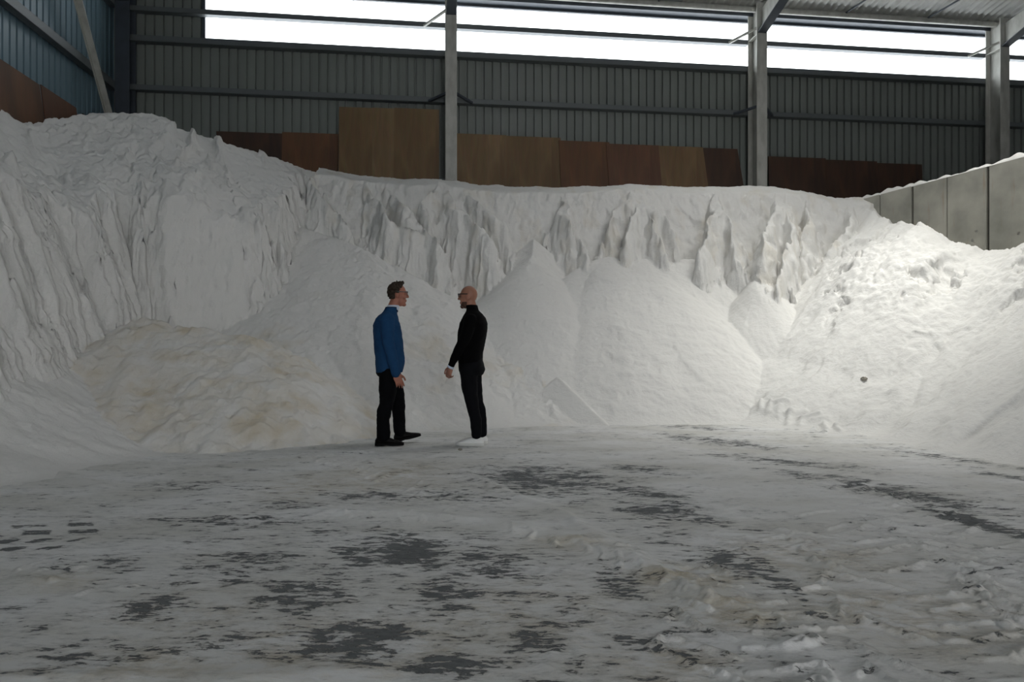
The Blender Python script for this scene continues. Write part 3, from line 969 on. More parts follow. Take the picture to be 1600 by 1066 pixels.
# horizontal crumple so cliff faces are not pure height fields
slope_y, slope_x = np.gradient(H, DX)
stp = smoothstep(1.0, 2.4, np.hypot(slope_x, slope_y))
PX = X + stp * 0.035 * fbm(X * 5 + 2, H * 5, 3)
PY = Y + stp * 0.045 * fbm(X * 5 - 7, H * 4 + 3, 3)
verts_all = np.stack([PX, PY, H], axis=-1).reshape(-1, 3)


def grid_mesh(name, verts, quads, attrs, mat):
    used, inv = np.unique(quads, return_inverse=True)
    v = verts[used].astype(np.float32)
    f = inv.reshape(-1, 4).astype(np.int32)
    me = bpy.data.meshes.new(name)
    me.vertices.add(len(v)); me.vertices.foreach_set('co', v.ravel())
    me.loops.add(f.size); me.loops.foreach_set('vertex_index', f.ravel())
    me.polygons.add(len(f))
    me.polygons.foreach_set('loop_start', np.arange(0, f.size, 4, dtype=np.int32))
    me.polygons.foreach_set('use_smooth', np.ones(len(f), dtype=bool))
    for an, arr in attrs.items():
        at = me.attributes.new(an, 'FLOAT', 'POINT')
        at.data.foreach_set('value', arr.ravel()[used].astype(np.float32))
    me.update(calc_edges=True)
    me.validate()
    me.materials.append(mat)
    return me


for ci, (nm, _, _) in enumerate(comps):
    m = cell_ok & (cell_who == ci)
    jj, ii = np.nonzero(m)
    if len(jj) == 0:
        continue
    quads = np.stack([idx[jj, ii], idx[jj, ii + 1], idx[jj + 1, ii + 1], idx[jj + 1, ii]], axis=-1)
    me = grid_mesh(nm, verts_all, quads, {'tan': tan}, M_SALT)
    o = link(nm, me)
    tag(o, LABELS[nm], 'salt', 'heaps of salt in the store', 'stuff')


def salt_z(x, y):
    i = int(np.clip((x - gx[0]) / DX, 0, nx - 1)); j = int(np.clip((y - gy[0]) / DX, 0, ny - 1))
    return max(0.0, float(H_field[j, i]))


# salt lying along the top of the concrete wall
mbc_n = 260
q0, q1 = q_edges[1], q_edges[9]
vs, fs = [], []
for i in range(mbc_n + 1):
    q = q0 + (q1 - q0) * i / mbc_n
    j = (q - q_edges[0]) / PAN
    fr = abs(((q - q_edges[1]) / (2 * PAN) + 0.5) % 1.0 - 0.5)
    hgt = 0.055 + 0.03 * math.sin(q * 2.1) + 0.02 * math.sin(q * 9.7 + 1) + 0.015 * math.sin(q * 23)
    hgt = max(0.012, hgt * min(1, fr / 0.035 + 0.15))
    prof = [(0.005, -0.01), (0.03, hgt * 0.6), (0.09, hgt), (0.17, hgt * 0.9), (0.235, hgt * 0.5), (0.246, -0.01)]
    for y, z in prof:
        vs.append((q, y, CONC_TOP + z))
for i in range(mbc_n):
    for j in range(5):
        a = i * 6 + j
        fs.append((a, a + 6, a + 7, a + 1))
cap = MB().add(vs, fs).build('salt_capping', M_SALT, wall_right, True)
cap['kind'] = 'stuff'

# ------------------------------------------------------------------ floor
rows = []
y = 1.1
while y < 11.6:
    rows.append(y); y += 0.0030 * y + 0.0012
rows = np.array(rows)
ncol = 960
tcol = np.linspace(-1, 1, ncol)
FY = np.repeat(rows[:, None], ncol, axis=1)
half = np.minimum(0.84 * rows + 1.7, 9.8)
FX = tcol[None, :] * half[:, None]


def wpt(px, py):
    D = CAM_H * FPX / (py - 533.0)
    return ((px - 800.0) / FPX * D, D)


def path_field(pts):
    """distance across (signed) and along a plan polyline on the floor grid"""
    bd = np.full(FX.shape, 1e9); sdv = np.zeros(FX.shape); ar = np.zeros(FX.shape); acc = 0
    for a, b in zip(pts[:-1], pts[1:]):
        dx, dy = b[0] - a[0], b[1] - a[1]; L = math.hypot(dx, dy)
        tt = ((FX - a[0]) * dx + (FY - a[1]) * dy) / (L * L)
        t = np.clip(tt, 0, 1)
        d = np.hypot(FX - a[0] - t * dx, FY - a[1] - t * dy)
        cr = dx * (FY - a[1]) - dy * (FX - a[0])
        m = d < bd
        bd = np.where(m, d, bd); sdv = np.where(m, np.where(cr > 0, d, -d), sdv); ar = np.where(m, acc + t * L, ar)
        acc += L
    return bd, sdv, ar, acc


FZ = np.zeros(FX.shape)
wear = 0.10 + 0.10 * smoothstep(6.0, 3.5, FY) * smoothstep(2.6, 0.8, np.abs(FX + 0.4))
ftan = np.zeros(FX.shape)
fn1 = fbm(FX * 1.3, FY * 1.3, 4); fn2 = fbm(FX * 4 + 3, FY * 4, 3); fn3 = fbm(FX * 11, FY * 11 + 5, 3); fn4 = fbm(FX * 28, FY * 28 + 5, 2)
FZ += 0.006 * fn1 + 0.003 * fn2 + 0.0016 * fn3


def windrow(pts, width, height):
    global FZ, wear
    bd, sv, ar, tot = path_field(pts)
    sv = sv + 0.05 * fn1
    ends = smoothstep(0, 0.5, ar) * smoothstep(0, 0.5, tot - ar)
    g = np.exp(-(sv / width) ** 2) * ends
    FZ += height * g * (0.8 + 0.4 * fn2)
    wear -= 0.30 * np.exp(-(sv / (width * 1.8)) ** 2) * ends


W = lambda *a: [wpt(px, py) for px, py in a]
rt = random.Random(21)


def ridge_seg(pa, pb, sig, h):
    """a short raised rib of salt between two plan points"""
    global FZ
    m_ = sig * 3
    y0, y1 = min(pa[1], pb[1]) - m_, max(pa[1], pb[1]) + m_
    j0, j1 = np.searchsorted(rows, [y0, y1])
    if j1 - j0 < 1: return
    hw0, hw1 = half[j0], half[min(j1, len(half) - 1)]
    xa, xb = min(pa[0], pb[0]) - m_, max(pa[0], pb[0]) + m_
    cs = [(x / hw + 1) / 2 * (ncol - 1) for x in (xa, xb) for hw in (hw0, hw1)]
    i0, i1 = max(0, int(min(cs))), min(ncol, int(max(cs)) + 2)
    if i1 <= i0: return
    sx, sy = FX[j0:j1, i0:i1], FY[j0:j1, i0:i1]
    dx, dy = pb[0] - pa[0], pb[1] - pa[1]
    L2 = dx * dx + dy * dy + 1e-9
    t = np.clip(((sx - pa[0]) * dx + (sy - pa[1]) * dy) / L2, 0, 1)
    d = np.hypot(sx - pa[0] - t * dx, sy - pa[1] - t * dy) + 0.010 * fn3[j0:j1, i0:i1] + 0.016 * fn2[j0:j1, i0:i1] + 0.006 * fn4[j0:j1, i0:i1]
    g = h * np.clip(1.15 - np.abs(d) / sig, 0, 1) * np.clip(0.75 + 0.5 * fn3[j0:j1, i0:i1] + 0.35 * fn4[j0:j1, i0:i1], 0, 1.5)
    RZ[j0:j1, i0:i1] = np.maximum(RZ[j0:j1, i0:i1], g)


RZ = np.zeros(FX.shape)


def lug_track(path, width, pitch, h0, h1, sig=0.024, drop=0.2, lean=0.25, kink=0.5):
    """ribs squeezed up between tyre lugs: staggered, kinked, either side of the tyre's centre line"""
    P_ = [np.array(p) for p in path]
    Ls = [np.linalg.norm(b - a) for a, b in zip(P_[:-1], P_[1:])]
    tot = sum(Ls); sdist = 0.0; k = 0
    while sdist < tot:
        acc = 0
        for a, b, L in zip(P_[:-1], P_[1:], Ls):
            if sdist <= acc + L:
                tg = (b - a) / L; c = a + tg * (sdist - acc); break
            acc += L
        nm_ = np.array([-tg[1], tg[0]])
        h = h0 + (h1 - h0) * sdist / tot
        for side in (-1, 1):
            if rt.random() < drop: continue
            cc = c + tg * pitch * (0.5 if side > 0 else 0) + tg * rt.uniform(-.02, .02)
            w = width / 2
            a_ = cc + nm_ * side * w * rt.uniform(-0.05, 0.15)
            m_ = cc + nm_ * side * w * rt.uniform(0.5, 0.65) + tg * lean * w
            e_ = cc + nm_ * side * w * rt.uniform(0.9, 1.1) + tg * (lean + kink * rt.uniform(0.2, 1.0)) * w
            ridge_seg(a_, m_, sig * rt.uniform(.8, 1.1), h * rt.uniform(.4, .9))
            ridge_seg(m_, e_, sig * rt.uniform(.9, 1.4), h * rt.uniform(.6, 1.15))
            if rt.random() < 0.35:
                f_ = e_ - tg * pitch * rt.uniform(0.6, 1.0) + nm_ * side * 0.03
                ridge_seg(e_, f_, sig, h * rt.uniform(.3, .7))
        sdist += pitch; k += 1


# lug marks in the near right foreground, running away from the camera
lug_track([(0.62, 1.9), (0.80, 2.4), (1.0, 2.9), (1.2, 3.3)], 0.55, 0.17, 0.036, 0.024)
lug_track([(1.30, 1.9), (1.62, 2.5), (1.80, 3.1), (1.92, 3.9), (1.85, 4.8)], 0.62, 0.16, 0.040, 0.018)
lug_track([(2.05, 2.1), (2.40, 2.9), (2.60, 3.6), (2.62, 4.6), (2.5, 5.4)], 0.66, 0.16, 0.042, 0.018)
lug_track([(0.15, 1.8), (0.35, 2.3), (0.50, 2.7)], 0.5, 0.18, 0.014, 0.008, drop=0.45)
lug_track([(1.45, 3.6), (1.42, 4.4), (1.3, 5.2)], 0.55, 0.17, 0.012, 0.008, drop=0.3)
lug_track(W((500, 704), (580, 726), (660, 750), (750, 780)), 0.7, 0.17, 0.020, 0.014, 0.024, 0.1, 0.5, 0.4)
lug_track(W((470, 797), (580, 803), (680, 809)), 0.26, 0.17, 0.014, 0.014, 0.02, 0.25)
lug_track(W((800, 822), (930, 855), (1040, 895), (1150, 940), (1240, 978)), 0.28, 0.14, 0.018, 0.022, 0.018, 0.15, 0.7)
lug_track(W((1180, 644), (1235, 658), (1310, 672)), 0.75, 0.26, 0.05, 0.05, 0.05, 0.0, 0.7)
lug_track(W((50, 880), (110, 900), (170, 922)), 0.2, 0.16, 0.016, 0.016, 0.02, 0.2)
FZ = FZ + RZ
windrow(W((430, 800), (620, 802), (760, 815), (900, 845), (1000, 880), (1100, 925), (1250, 985)), 0.08, 0.032)
windrow(W((700, 720), (790, 770), (880, 805), (960, 850), (1030, 885)), 0.05, 0.020)
windrow(W((880, 690), (1050, 720), (1250, 765), (1420, 810)), 0.28, 0.012)
windrow(W((1000, 668), (1200, 700), (1400, 740), (1600, 770)), 0.22, 0.010)
windrow(W((0, 885), (60, 905), (150, 935)), 0.06, 0.02)
windrow(W((-40, 700), (90, 740), (200, 770)), 0.06, 0.02)
windrow(W((-100, 1058), (300, 1057), (700, 1058)), 0.05, 0.012)


# exposed-concrete patches
def patch(px, py, rx, ry, amt, tiltpx=0.0):
    global wear
    cx, cy = wpt(px, py)
    ax, ay = wpt(px + rx, py + tiltpx)
    sx = abs(ax - cx) + 1e-3
    sy = abs(wpt(px, py - ry)[1] - wpt(px, py + ry)[1]) / 2 + 1e-3
    slope = (ay - cy) / (ax - cx + 1e-6) if rx else 0
    u = (FX - cx) / sx; v = (FY - cy - slope * (FX - cx)) / sy
    wear = np.maximum(wear, amt * np.exp(-(u * u + v * v) ** 1.3))


for p in [(850, 748, 140, 26, .48, 8), (620, 862, 120, 34, .52, 6), (760, 880, 90, 30, .44, 6), (560, 1000, 130, 40, .52, 4),
          (700, 1040, 90, 30, .46, 0), (480, 930, 90, 36, .44, 4), (390, 880, 120, 34, .36, 2), (250, 950, 90, 30, .36, 0),
          (340, 1010, 100, 26, .34, 0), (130, 1035, 100, 20, .42, 0), (700, 920, 70, 50, .40, 4), (840, 1010, 80, 40, .36, 4),
          (960, 910, 60, 30, .40, 8), (990, 1000, 60, 30, .33, 6), (1040, 800, 110, 26, .42, 10), (1150, 880, 90, 34, .44, 18), (1230, 925, 40, 18, .4, 8),
          (1420, 775, 200, 22, .44, 30), (1540, 820, 120, 26, .56, 22), (1300, 748, 130, 10, .38, 14), (1480, 715, 160, 10, .36, 22), (1120, 690, 130, 9, .36, 12),
          (1230, 722, 170, 9, .36, 16), (1090, 668, 80, 5, .34, 3), (600, 775, 80, 9, .4, 4), (450, 790, 70, 8, .40, 1), (400, 815, 110, 12, .38, 1), (310, 812, 100, 6, .5, 0),
          (540, 775, 60, 7, .42, 2), (300, 760, 110, 14, .28, 2), (1010, 735, 80, 9, .36, 4), (1000, 770, 90, 12, .4, 6), (700, 775, 90, 10, .35, 3),
          (1580, 745, 60, 8, .45, 6), (880, 960, 60, 26, .36, 5), (160, 880, 100, 16, .3, 1)]:
    patch(*p)
# lug-shaped bare prints at the left edge
bd, sv, ar, tot = path_field(W((-60, 845), (60, 838), (170, 835)))
sv2 = sv + 0.02 * fn2; ar2 = ar + 0.02 * fn2
ph = (ar2 + np.abs(sv2) * 0.6 + (sv2 > 0) * 0.13) / 0.26
brick = smoothstep(0.10, 0.22, np.abs((ph % 1) - 0.5)) * smoothstep(0.03, 0.05, np.abs(sv2 % 0.17 - 0.085) * 0 + 0.085 - np.abs(sv2 % 0.17 - 0.085))
wear = np.maximum(wear, 0.52 * brick * smoothstep(0.34, 0.26, bd) * smoothstep(0, 0.2, ar) * smoothstep(0, 0.2, tot - ar))
# slab joints
for jp, ww in ((W((-300, 807), (0, 807), (200, 807.5), (470, 809)), 0.006),):
    bd, sv, ar, tot = path_field(jp)
    g = np.exp(-(bd / 0.012) ** 2)
    FZ -= 0.012 * g; wear = np.maximum(wear, 0.45 * g)
# drifted salt hides wear close to the piles
pj = np.clip(((FY - gy[0]) / DX).astype(int), 0, ny - 1); pi_ = np.clip(((FX - gx[0]) / DX).astype(int), 0, nx - 1)
near = H_field[pj, pi_]
wear = np.where(near > 0.02, -0.3, wear)
wear = np.clip(wear, -0.3, 1)
for p in [(480, 760, 60, 20, .7), (600, 745, 90, 22, .75), (560, 1010, 260, 60, .85), (300, 960, 160, 50, .5), (820, 960, 200, 70, .6), (1150, 960, 120, 30, .9), (1050, 1040, 120, 40, .9),
          (1420, 960, 200, 60, .7), (1250, 870, 150, 40, .6), (1080, 905, 120, 25, .9), (900, 850, 80, 15, .6), (200, 1040, 200, 30, .8), (100, 910, 60, 15, .6)]:
    px, py, rx, ry, am = p
    cx, cy = wpt(px, py); sx = abs(wpt(px + rx, py)[0] - cx); sy = abs(wpt(px, py - ry)[1] - wpt(px, min(py + ry, 1300))[1]) / 2
    ftan = np.maximum(ftan, am * np.exp(-((FX - cx) / sx) ** 2 - ((FY - cy) / sy) ** 2))

fv = np.stack([FX, FY, FZ], axis=-1).reshape(-1, 3)
nr = len(rows)
fi = np.arange(nr * ncol).reshape(nr, ncol)
quads = np.stack([fi[:-1, :-1], fi[:-1, 1:], fi[1:, 1:], fi[1:, :-1]], axis=-1).reshape(-1, 4)
fme = grid_mesh('floor', fv, quads, {'wear': wear, 'tan': ftan}, M_FLOOR)
floor = link('floor', fme)
tag(floor, 'concrete floor dusted with salt, tyre marks and bare grey patches', 'floor', kind='structure')
# slab carrying the floor out of view
sl = MB().box(-12, 26, -14, 22, -0.25, -0.025).build('floor_slab', M_FLOOR, floor)


# ------------------------------------------------------------------ people
def remeshed(name, mb, voxel, smooth_it=3, crease=0.0, crease_scale=14.0, seed=0.0):
    """fuse closed pieces into one continuous surface"""
    me = mb.mesh(name + '_pieces')
    bm = bmesh.new(); bm.from_mesh(me)
    bmesh.ops.recalc_face_normals(bm, faces=bm.faces)
    bm.to_mesh(me); bm.free()
    ob = bpy.data.objects.new(name + '_tmp', me)
    COL.objects.link(ob)
    md = ob.modifiers.new('r', 'REMESH'); md.mode = 'VOXEL'; md.voxel_size = voxel
    ms = ob.modifiers.new('s', 'SMOOTH'); ms.iterations = smooth_it; ms.factor = 0.5
    dg = bpy.context.evaluated_depsgraph_get()
    out = bpy.data.meshes.new_from_object(ob.evaluated_get(dg), depsgraph=dg)
    bpy.data.objects.remove(ob); bpy.data.meshes.remove(me)
    out.name = name
    n = len(out.vertices)
    if crease > 0:
        co = np.empty(n * 3); out.vertices.foreach_get('co', co); co = co.reshape(-1, 3)
        nr_ = np.empty(n * 3); out.vertices.foreach_get('normal', nr_); nr_ = nr_.reshape(-1, 3)
        w = ridged((co[:, 0] + co[:, 1]) * crease_scale * 0.5 + seed, (co[:, 2] * 1.0 + 0.6 * co[:, 0]) * crease_scale, 3, 0.5)
        w2_ = fbm(co[:, 0] * 5 + seed, co[:, 2] * 7 + co[:, 1] * 4, 3)
        co = co + nr_ * (crease * (w * 0.6 + w2_))[:, None]
        out.vertices.foreach_set('co', co.ravel())
    out.polygons.foreach_set('use_smooth', np.ones(len(out.polygons), dtype=bool))
    out.update()
    return out


def ring_loft(mb, rings):
    n = len(rings[0])
    vs = [p for r in rings for p in r]
    fs = []
    for i in range(len(rings) - 1):
        for j in range(n):
            a, b = i * n + j, i * n + (j + 1) % n
            fs.append((a, b, b + n, a + n))
    fs.append(tuple(range(n))[::-1])
    fs.append(tuple(range((len(rings) - 1) * n, len(rings) * n)))
    mb.add(vs, fs)


def torso(mb, secs, n=28, pw=2.4):
    """horizontal superellipse sections (z, centre_x, half_depth, half_width)"""
    rings = []
    for z, xc, b, a in secs:
        r = []
        for i in range(n):
            t = 2 * math.pi * i / n
            c, s_ = math.cos(t), math.sin(t)
            r.append((xc + b * math.copysign(abs(c) ** (2 / pw), c), a * math.copysign(abs(s_) ** (2 / pw), s_), z))
        rings.append(r)
    ring_loft(mb, rings)


def limb(mb, pts, n=16, flat=1.0):
    """tapering tube through (x, y, z, r) points with rounded ends, Catmull-Rom smoothed"""
    P_ = [Vector(p[:3]) for p in pts]; R_ = [p[3] for p in pts]
    path, rad = [], []
    for i in range(len(P_) - 1):
        p0 = P_[max(i - 1, 0)]; p1 = P_[i]; p2 = P_[i + 1]; p3 = P_[min(i + 2, len(P_) - 1)]
        for k in range(5):
            t = k / 5
            path.append(0.5 * ((2 * p1) + (p2 - p0) * t + (2 * p0 - 5 * p1 + 4 * p2 - p3) * t * t + (3 * p1 - p0 - 3 * p2 + p3) * t ** 3))
            rad.append(R_[i] + (R_[i + 1] - R_[i]) * t)
    path.append(P_[-1]); rad.append(R_[-1])
    d0 = (path[1] - path[0]).normalized(); d1 = (path[-1] - path[-2]).normalized()
    path = [path[0] - d0 * rad[0] * 0.85] + [path[0] - d0 * rad[0] * 0.5] + path + [path[-1] + d1 * rad[-1] * 0.5] + [path[-1] + d1 * rad[-1] * 0.85]
    rad = [rad[0] * 0.45, rad[0] * 0.85] + rad + [rad[-1] * 0.85, rad[-1] * 0.45]
    rings = []
    ref = Vector((1, 0.01, 0.02))
    for i, p in enumerate(path):
        d = (path[min(i + 1, len(path) - 1)] - path[max(i - 1, 0)]).normalized()
        sx = (ref - d * ref.dot(d)).normalized() if abs(ref.dot(d)) < 0.97 else (Vector((0, 0, 1)) - d * d.z).normalized()
        sy = d.cross(sx)
        rings.append([p + sx * math.cos(2 * math.pi * j / n) * rad[i] + sy * math.sin(2 * math.pi * j / n) * rad[i] * flat for j in range(n)])
    ring_loft(mb, rings)


def ball(mb, c, r, n=16, m=10, rot=None):
    vs, fs = [], []
    c = Vector(c)
    for i in range(m + 1):
        ph = math.pi * i / m
        for j in range(n):
            th = 2 * math.pi * j / n
            v = Vector((r[0] * math.sin(ph) * math.cos(th), r[1] * math.sin(ph) * math.sin(th), r[2] * math.cos(ph)))
            if rot is not None: v = rot @ v
            vs.append(c + v)
    for i in range(m):
        for j in range(n):
            a, b = i * n + j, i * n + (j + 1) % n
            fs.append((a, a + n, b + n, b))
    mb.add(vs, fs)


def hand(mb, wrist, fdir, pnorm, thumb_dir, curl, size=1.0):
    """palm, four unequal bent fingers and a thumb leaving the side of the palm"""
    f = Vector(fdir).normalized(); pn = Vector(pnorm); pn = (pn - f * pn.dot(f)).normalized()
    td = Vector(thumb_dir); td = (td - f * td.dot(f) - pn * td.dot(pn)).normalized()
    w = Vector(wrist)
    rot = Matrix((f, td, pn)).transposed()
    ball(mb, w + f * 0.045 * size, (0.056 * size, 0.042 * size, 0.018 * size), 14, 10, rot)
    ball(mb, w + f * 0.072 * size, (0.03 * size, 0.042 * size, 0.015 * size), 14, 8, rot)
    for k, (off, ln) in enumerate(((0.033, 0.072), (0.011, 0.080), (-0.012, 0.074), (-0.033, 0.058))):
        p = w + f * (0.088 - 0.004 * abs(k - 1)) * size + td * off * size
        d = f + td * off * 1.2
        d.normalize()
        a = 0.0
        pts = [(*p, 0.0092 * size)]
        for q_, frac in enumerate((0.45, 0.32, 0.23)):
            a += curl * (0.75 + 0.12 * k)
            dd = d * math.cos(a) + pn * math.sin(a)
            p = p + dd * ln * frac * size
            pts.append((*p, (0.0086 - 0.0008 * q_) * size))
        limb(mb, pts, 8)
    p = w + f * 0.022 * size + td * 0.032 * size
    pts = [(*p, 0.013 * size)]
    for d, ln in ((td * 0.75 + f * 0.7 + pn * 0.25, 0.035), (td * 0.35 + f * 0.95 + pn * 0.3, 0.032), (td * 0.05 + f + pn * 0.35, 0.024)):
        p = p + Vector(d).normalized() * ln * size
        pts.append((*p, 0.0098 * size))
    limb(mb, pts, 8)


def head(mb, c, pitch=0.0, s=0.95):
    R = Matrix.Rotation(-pitch, 3, 'Y')
    c = Vector(c)
    q_ = lambda x, y, z: c + R @ (Vector((x, y, z)) * s)
    e = lambda p, r: ball(mb, q_(*p), tuple(v * s for v in r), 18, 12, R)
    e((-0.008, 0, 0.035), (0.098, 0.077, 0.098))
    e((0.030, 0, 0.010), (0.066, 0.066, 0.085))
    e((0.033, 0, -0.055), (0.060, 0.056, 0.066))
    e((0.070, 0, -0.100), (0.026, 0.028, 0.022))
    e((0.082, 0, 0.042), (0.016, 0.052, 0.014))        # brow
    e((0.066, 0.034, -0.02), (0.026, 0.024, 0.028)); e((0.066, -0.034, -0.02), (0.026, 0.024, 0.028))   # cheeks
    limb(mb, [(*q_(0.092, 0, 0.030), 0.010 * s), (*q_(0.104, 0, 0.008), 0.012 * s), (*q_(0.112, 0, -0.012), 0.014 * s)], 10)
    e((0.098, 0.012, -0.018), (0.012, 0.009, 0.008)); e((0.098, -0.012, -0.018), (0.012, 0.009, 0.008))  # nostrils
    e((0.088, 0, -0.050), (0.014, 0.026, 0.007)); e((0.086, 0, -0.064), (0.014, 0.024, 0.008))            # lips
    for y in (-1, 1):
        e((-0.010, 0.078 * y, 0.002), (0.022, 0.011, 0.034)); e((-0.004, 0.074 * y, -0.024), (0.012, 0.010, 0.014))
    return q_, R


def shell(name, c, R, s, centre, rad, keep, thick, mat, parent, rough=0.004, seed=0):
    """a trimmed cap lying on the head (hair, beard)"""
    bm = bmesh.new()
    bmesh.ops.create_uvsphere(bm, u_segments=56, v_segments=40, radius=1.0)
    for v in bm.verts:
        v.co = Vector((v.co.x * rad[0] + centre[0], v.co.y * rad[1] + centre[1], v.co.z * rad[2] + centre[2]))
    bmesh.ops.delete(bm, geom=[v for v in bm.verts if not keep(v.co)], context='VERTS')
    nz_ = {}
    for v in bm.verts:
        k_ = float(fbm(np.array([v.co.x * 45 + seed + v.co.y * 20]), np.array([v.co.z * 45 + v.co.y * 30]), 3)[0])
        nz_[v] = k_
    for v, k_ in nz_.items():
        d = (v.co - Vector(centre)).normalized()
        v.co += d * k_ * rough
    bmesh.ops.solidify(bm, geom=bm.faces[:], thickness=thick)
    for v in bm.verts:
        v.co = Vector(c) + R @ (v.co * s)
    me = bpy.data.meshes.new(name); bm.to_mesh(me); bm.free()
    me.polygons.foreach_set('use_smooth', np.ones(len(me.polygons), dtype=bool))
    return link(name, me, mat, parent)


def glasses(q_, mat_f, mat_l, parent):
    mb = MB()
    for y in (-1, 1):
        mb.bar(q_(0.104, 0.066 * y, 0.040), q_(-0.012, 0.082 * y, 0.036), 0.005, 0.009)
        mb.bar(q_(0.106, 0.006 * y, 0.040), q_(0.103, 0.068 * y, 0.041), 0.006, 0.008)
    g = mb.build('sunglasses', mat_f, parent)
    for y in (-1, 1):
        vs = []
        for x in (0.0, 0.003):
            vs += [q_(0.109 + x, 0.008 * y, 0.042), q_(0.105 + x, 0.064 * y, 0.043), q_(0.100 + x, 0.058 * y, 0.008), q_(0.104 + x, 0.014 * y, 0.006)]
        MB().add(vs, [(0, 1, 2, 3), (7, 6, 5, 4), (0, 4, 5, 1), (1, 5, 6, 2), (2, 6, 7, 3), (3, 7, 4, 0)]).build('lens', mat_l, g)
    return g


def shoe(name, loc, yaw, pitch, L, mat_u, mat_s, parent, boot=True, label=None):
    """upper lofted heel to toe plus a separate sole"""
    M4 = Matrix.Translation(loc) @ Matrix.Rotation(yaw, 4, 'Z') @ Matrix.Rotation(-pitch, 4, 'Y')
    secs = [(0.0, .020, .02, .060), (0.02, .033, .016, .095 if boot else .085), (0.07, .038, .014, .112 if boot else .095), (0.12, .039, .014, .105 if boot else .088),
            (0.16, .043, .014, .082 if boot else .080), (0.205, .048, .014, .062), (0.25, .044, .014, .048), (0.285, .030, .014, .036), (0.30, .014, .016, .026)]
    k = L / 0.30
    mb = MB(); rings = []
    n = 18
    for x, w, z0, z1 in secs:
        r = []
        for i in range(n):
            t = 2 * math.pi * i / n
            c_, s_ = math.cos(t), math.sin(t)
            zz = (z0 + z1) / 2 + (z1 - z0) / 2 * math.copysign(abs(s_) ** 0.75, s_)
            nar = 1.0 if s_ < 0 else 1.0 - 0.28 * s_
            r.append(M4 @ Vector((x * k, w * math.copysign(abs(c_) ** 0.8, c_) * nar, zz)))
        rings.append(r)
    ring_loft(mb, rings)
    u = mb.build(name, mat_u, parent, True)
    if label: u['label'] = label
    mb = MB(); rings = []
    for x, w, z0, z1 in secs:
        top = 0.026 if x > 0.02 else 0.03
        bot = 0.0 if (not boot or x < 0.09 or x > 0.13) else 0.006
        ww = w + 0.005
        rings.append([M4 @ Vector((x * k + (0.003 if x > .2 else -0.003), y * ww, z)) for y, z in ((-1, bot), (1, bot), (1.0, top), (-1.0, top))])
    ring_loft(mb, rings)
    mb.build('sole', mat_s, u)
    return u


M_SKIN_A = simple_mat('skin_ruddy', lin(164, 106, 86), 0.55, 0, 0.25, 20)
M_SKIN_B = simple_mat('skin_tan', lin(156, 108, 88), 0.5, 0, 0.25, 20)
M_HAIR = simple_mat('brown_grey_hair', lin(46, 38, 32), 0.8, 0, 0.7, 60, 0.004, (1, 1, 1), lin(84, 74, 66))
M_BEARD = simple_mat('dark_stubble', lin(84, 64, 55), 0.8, 0, 0.4, 80)
M_FLEECE = simple_mat('blue_fleece', lin(34, 68, 104), 0.95, 0, 0.35, 9, 0.006, (1, 1, 1), lin(25, 52, 82))
M_NAVY = simple_mat('navy_collar', lin(26, 40, 62), 0.9)
M_SHIRT = simple_mat('pale_blue_shirt', lin(196, 206, 222), 0.8)
M_TROUSER = simple_mat('black_trousers', lin(9, 10, 13), 0.85, 0, 0.3, 8)
M_JEANS = simple_mat('charcoal_jeans', lin(12, 13, 16), 0.8, 0, 0.35, 10, 0.0, (1, 1, 0.3), lin(18, 18, 22))
M_KNIT = simple_mat('black_knit', lin(7, 7, 8), 0.95, 0, 0.3, 10)
M_LEATHER = simple_mat('black_leather', lin(12, 11, 11), 0.5)
M_SOLE = simple_mat('black_rubber', lin(14, 14, 14), 0.7)
M_SNEAKER = simple_mat('white_leather', lin(232, 232, 230), 0.5)
M_SNSOLE = simple_mat('white_rubber', lin(214, 214, 210), 0.6)
M_FRAME = simple_mat('dark_frame', lin(16, 14, 14), 0.3)
M_LENS = simple_mat('dark_lens', lin(10, 10, 12), 0.08)


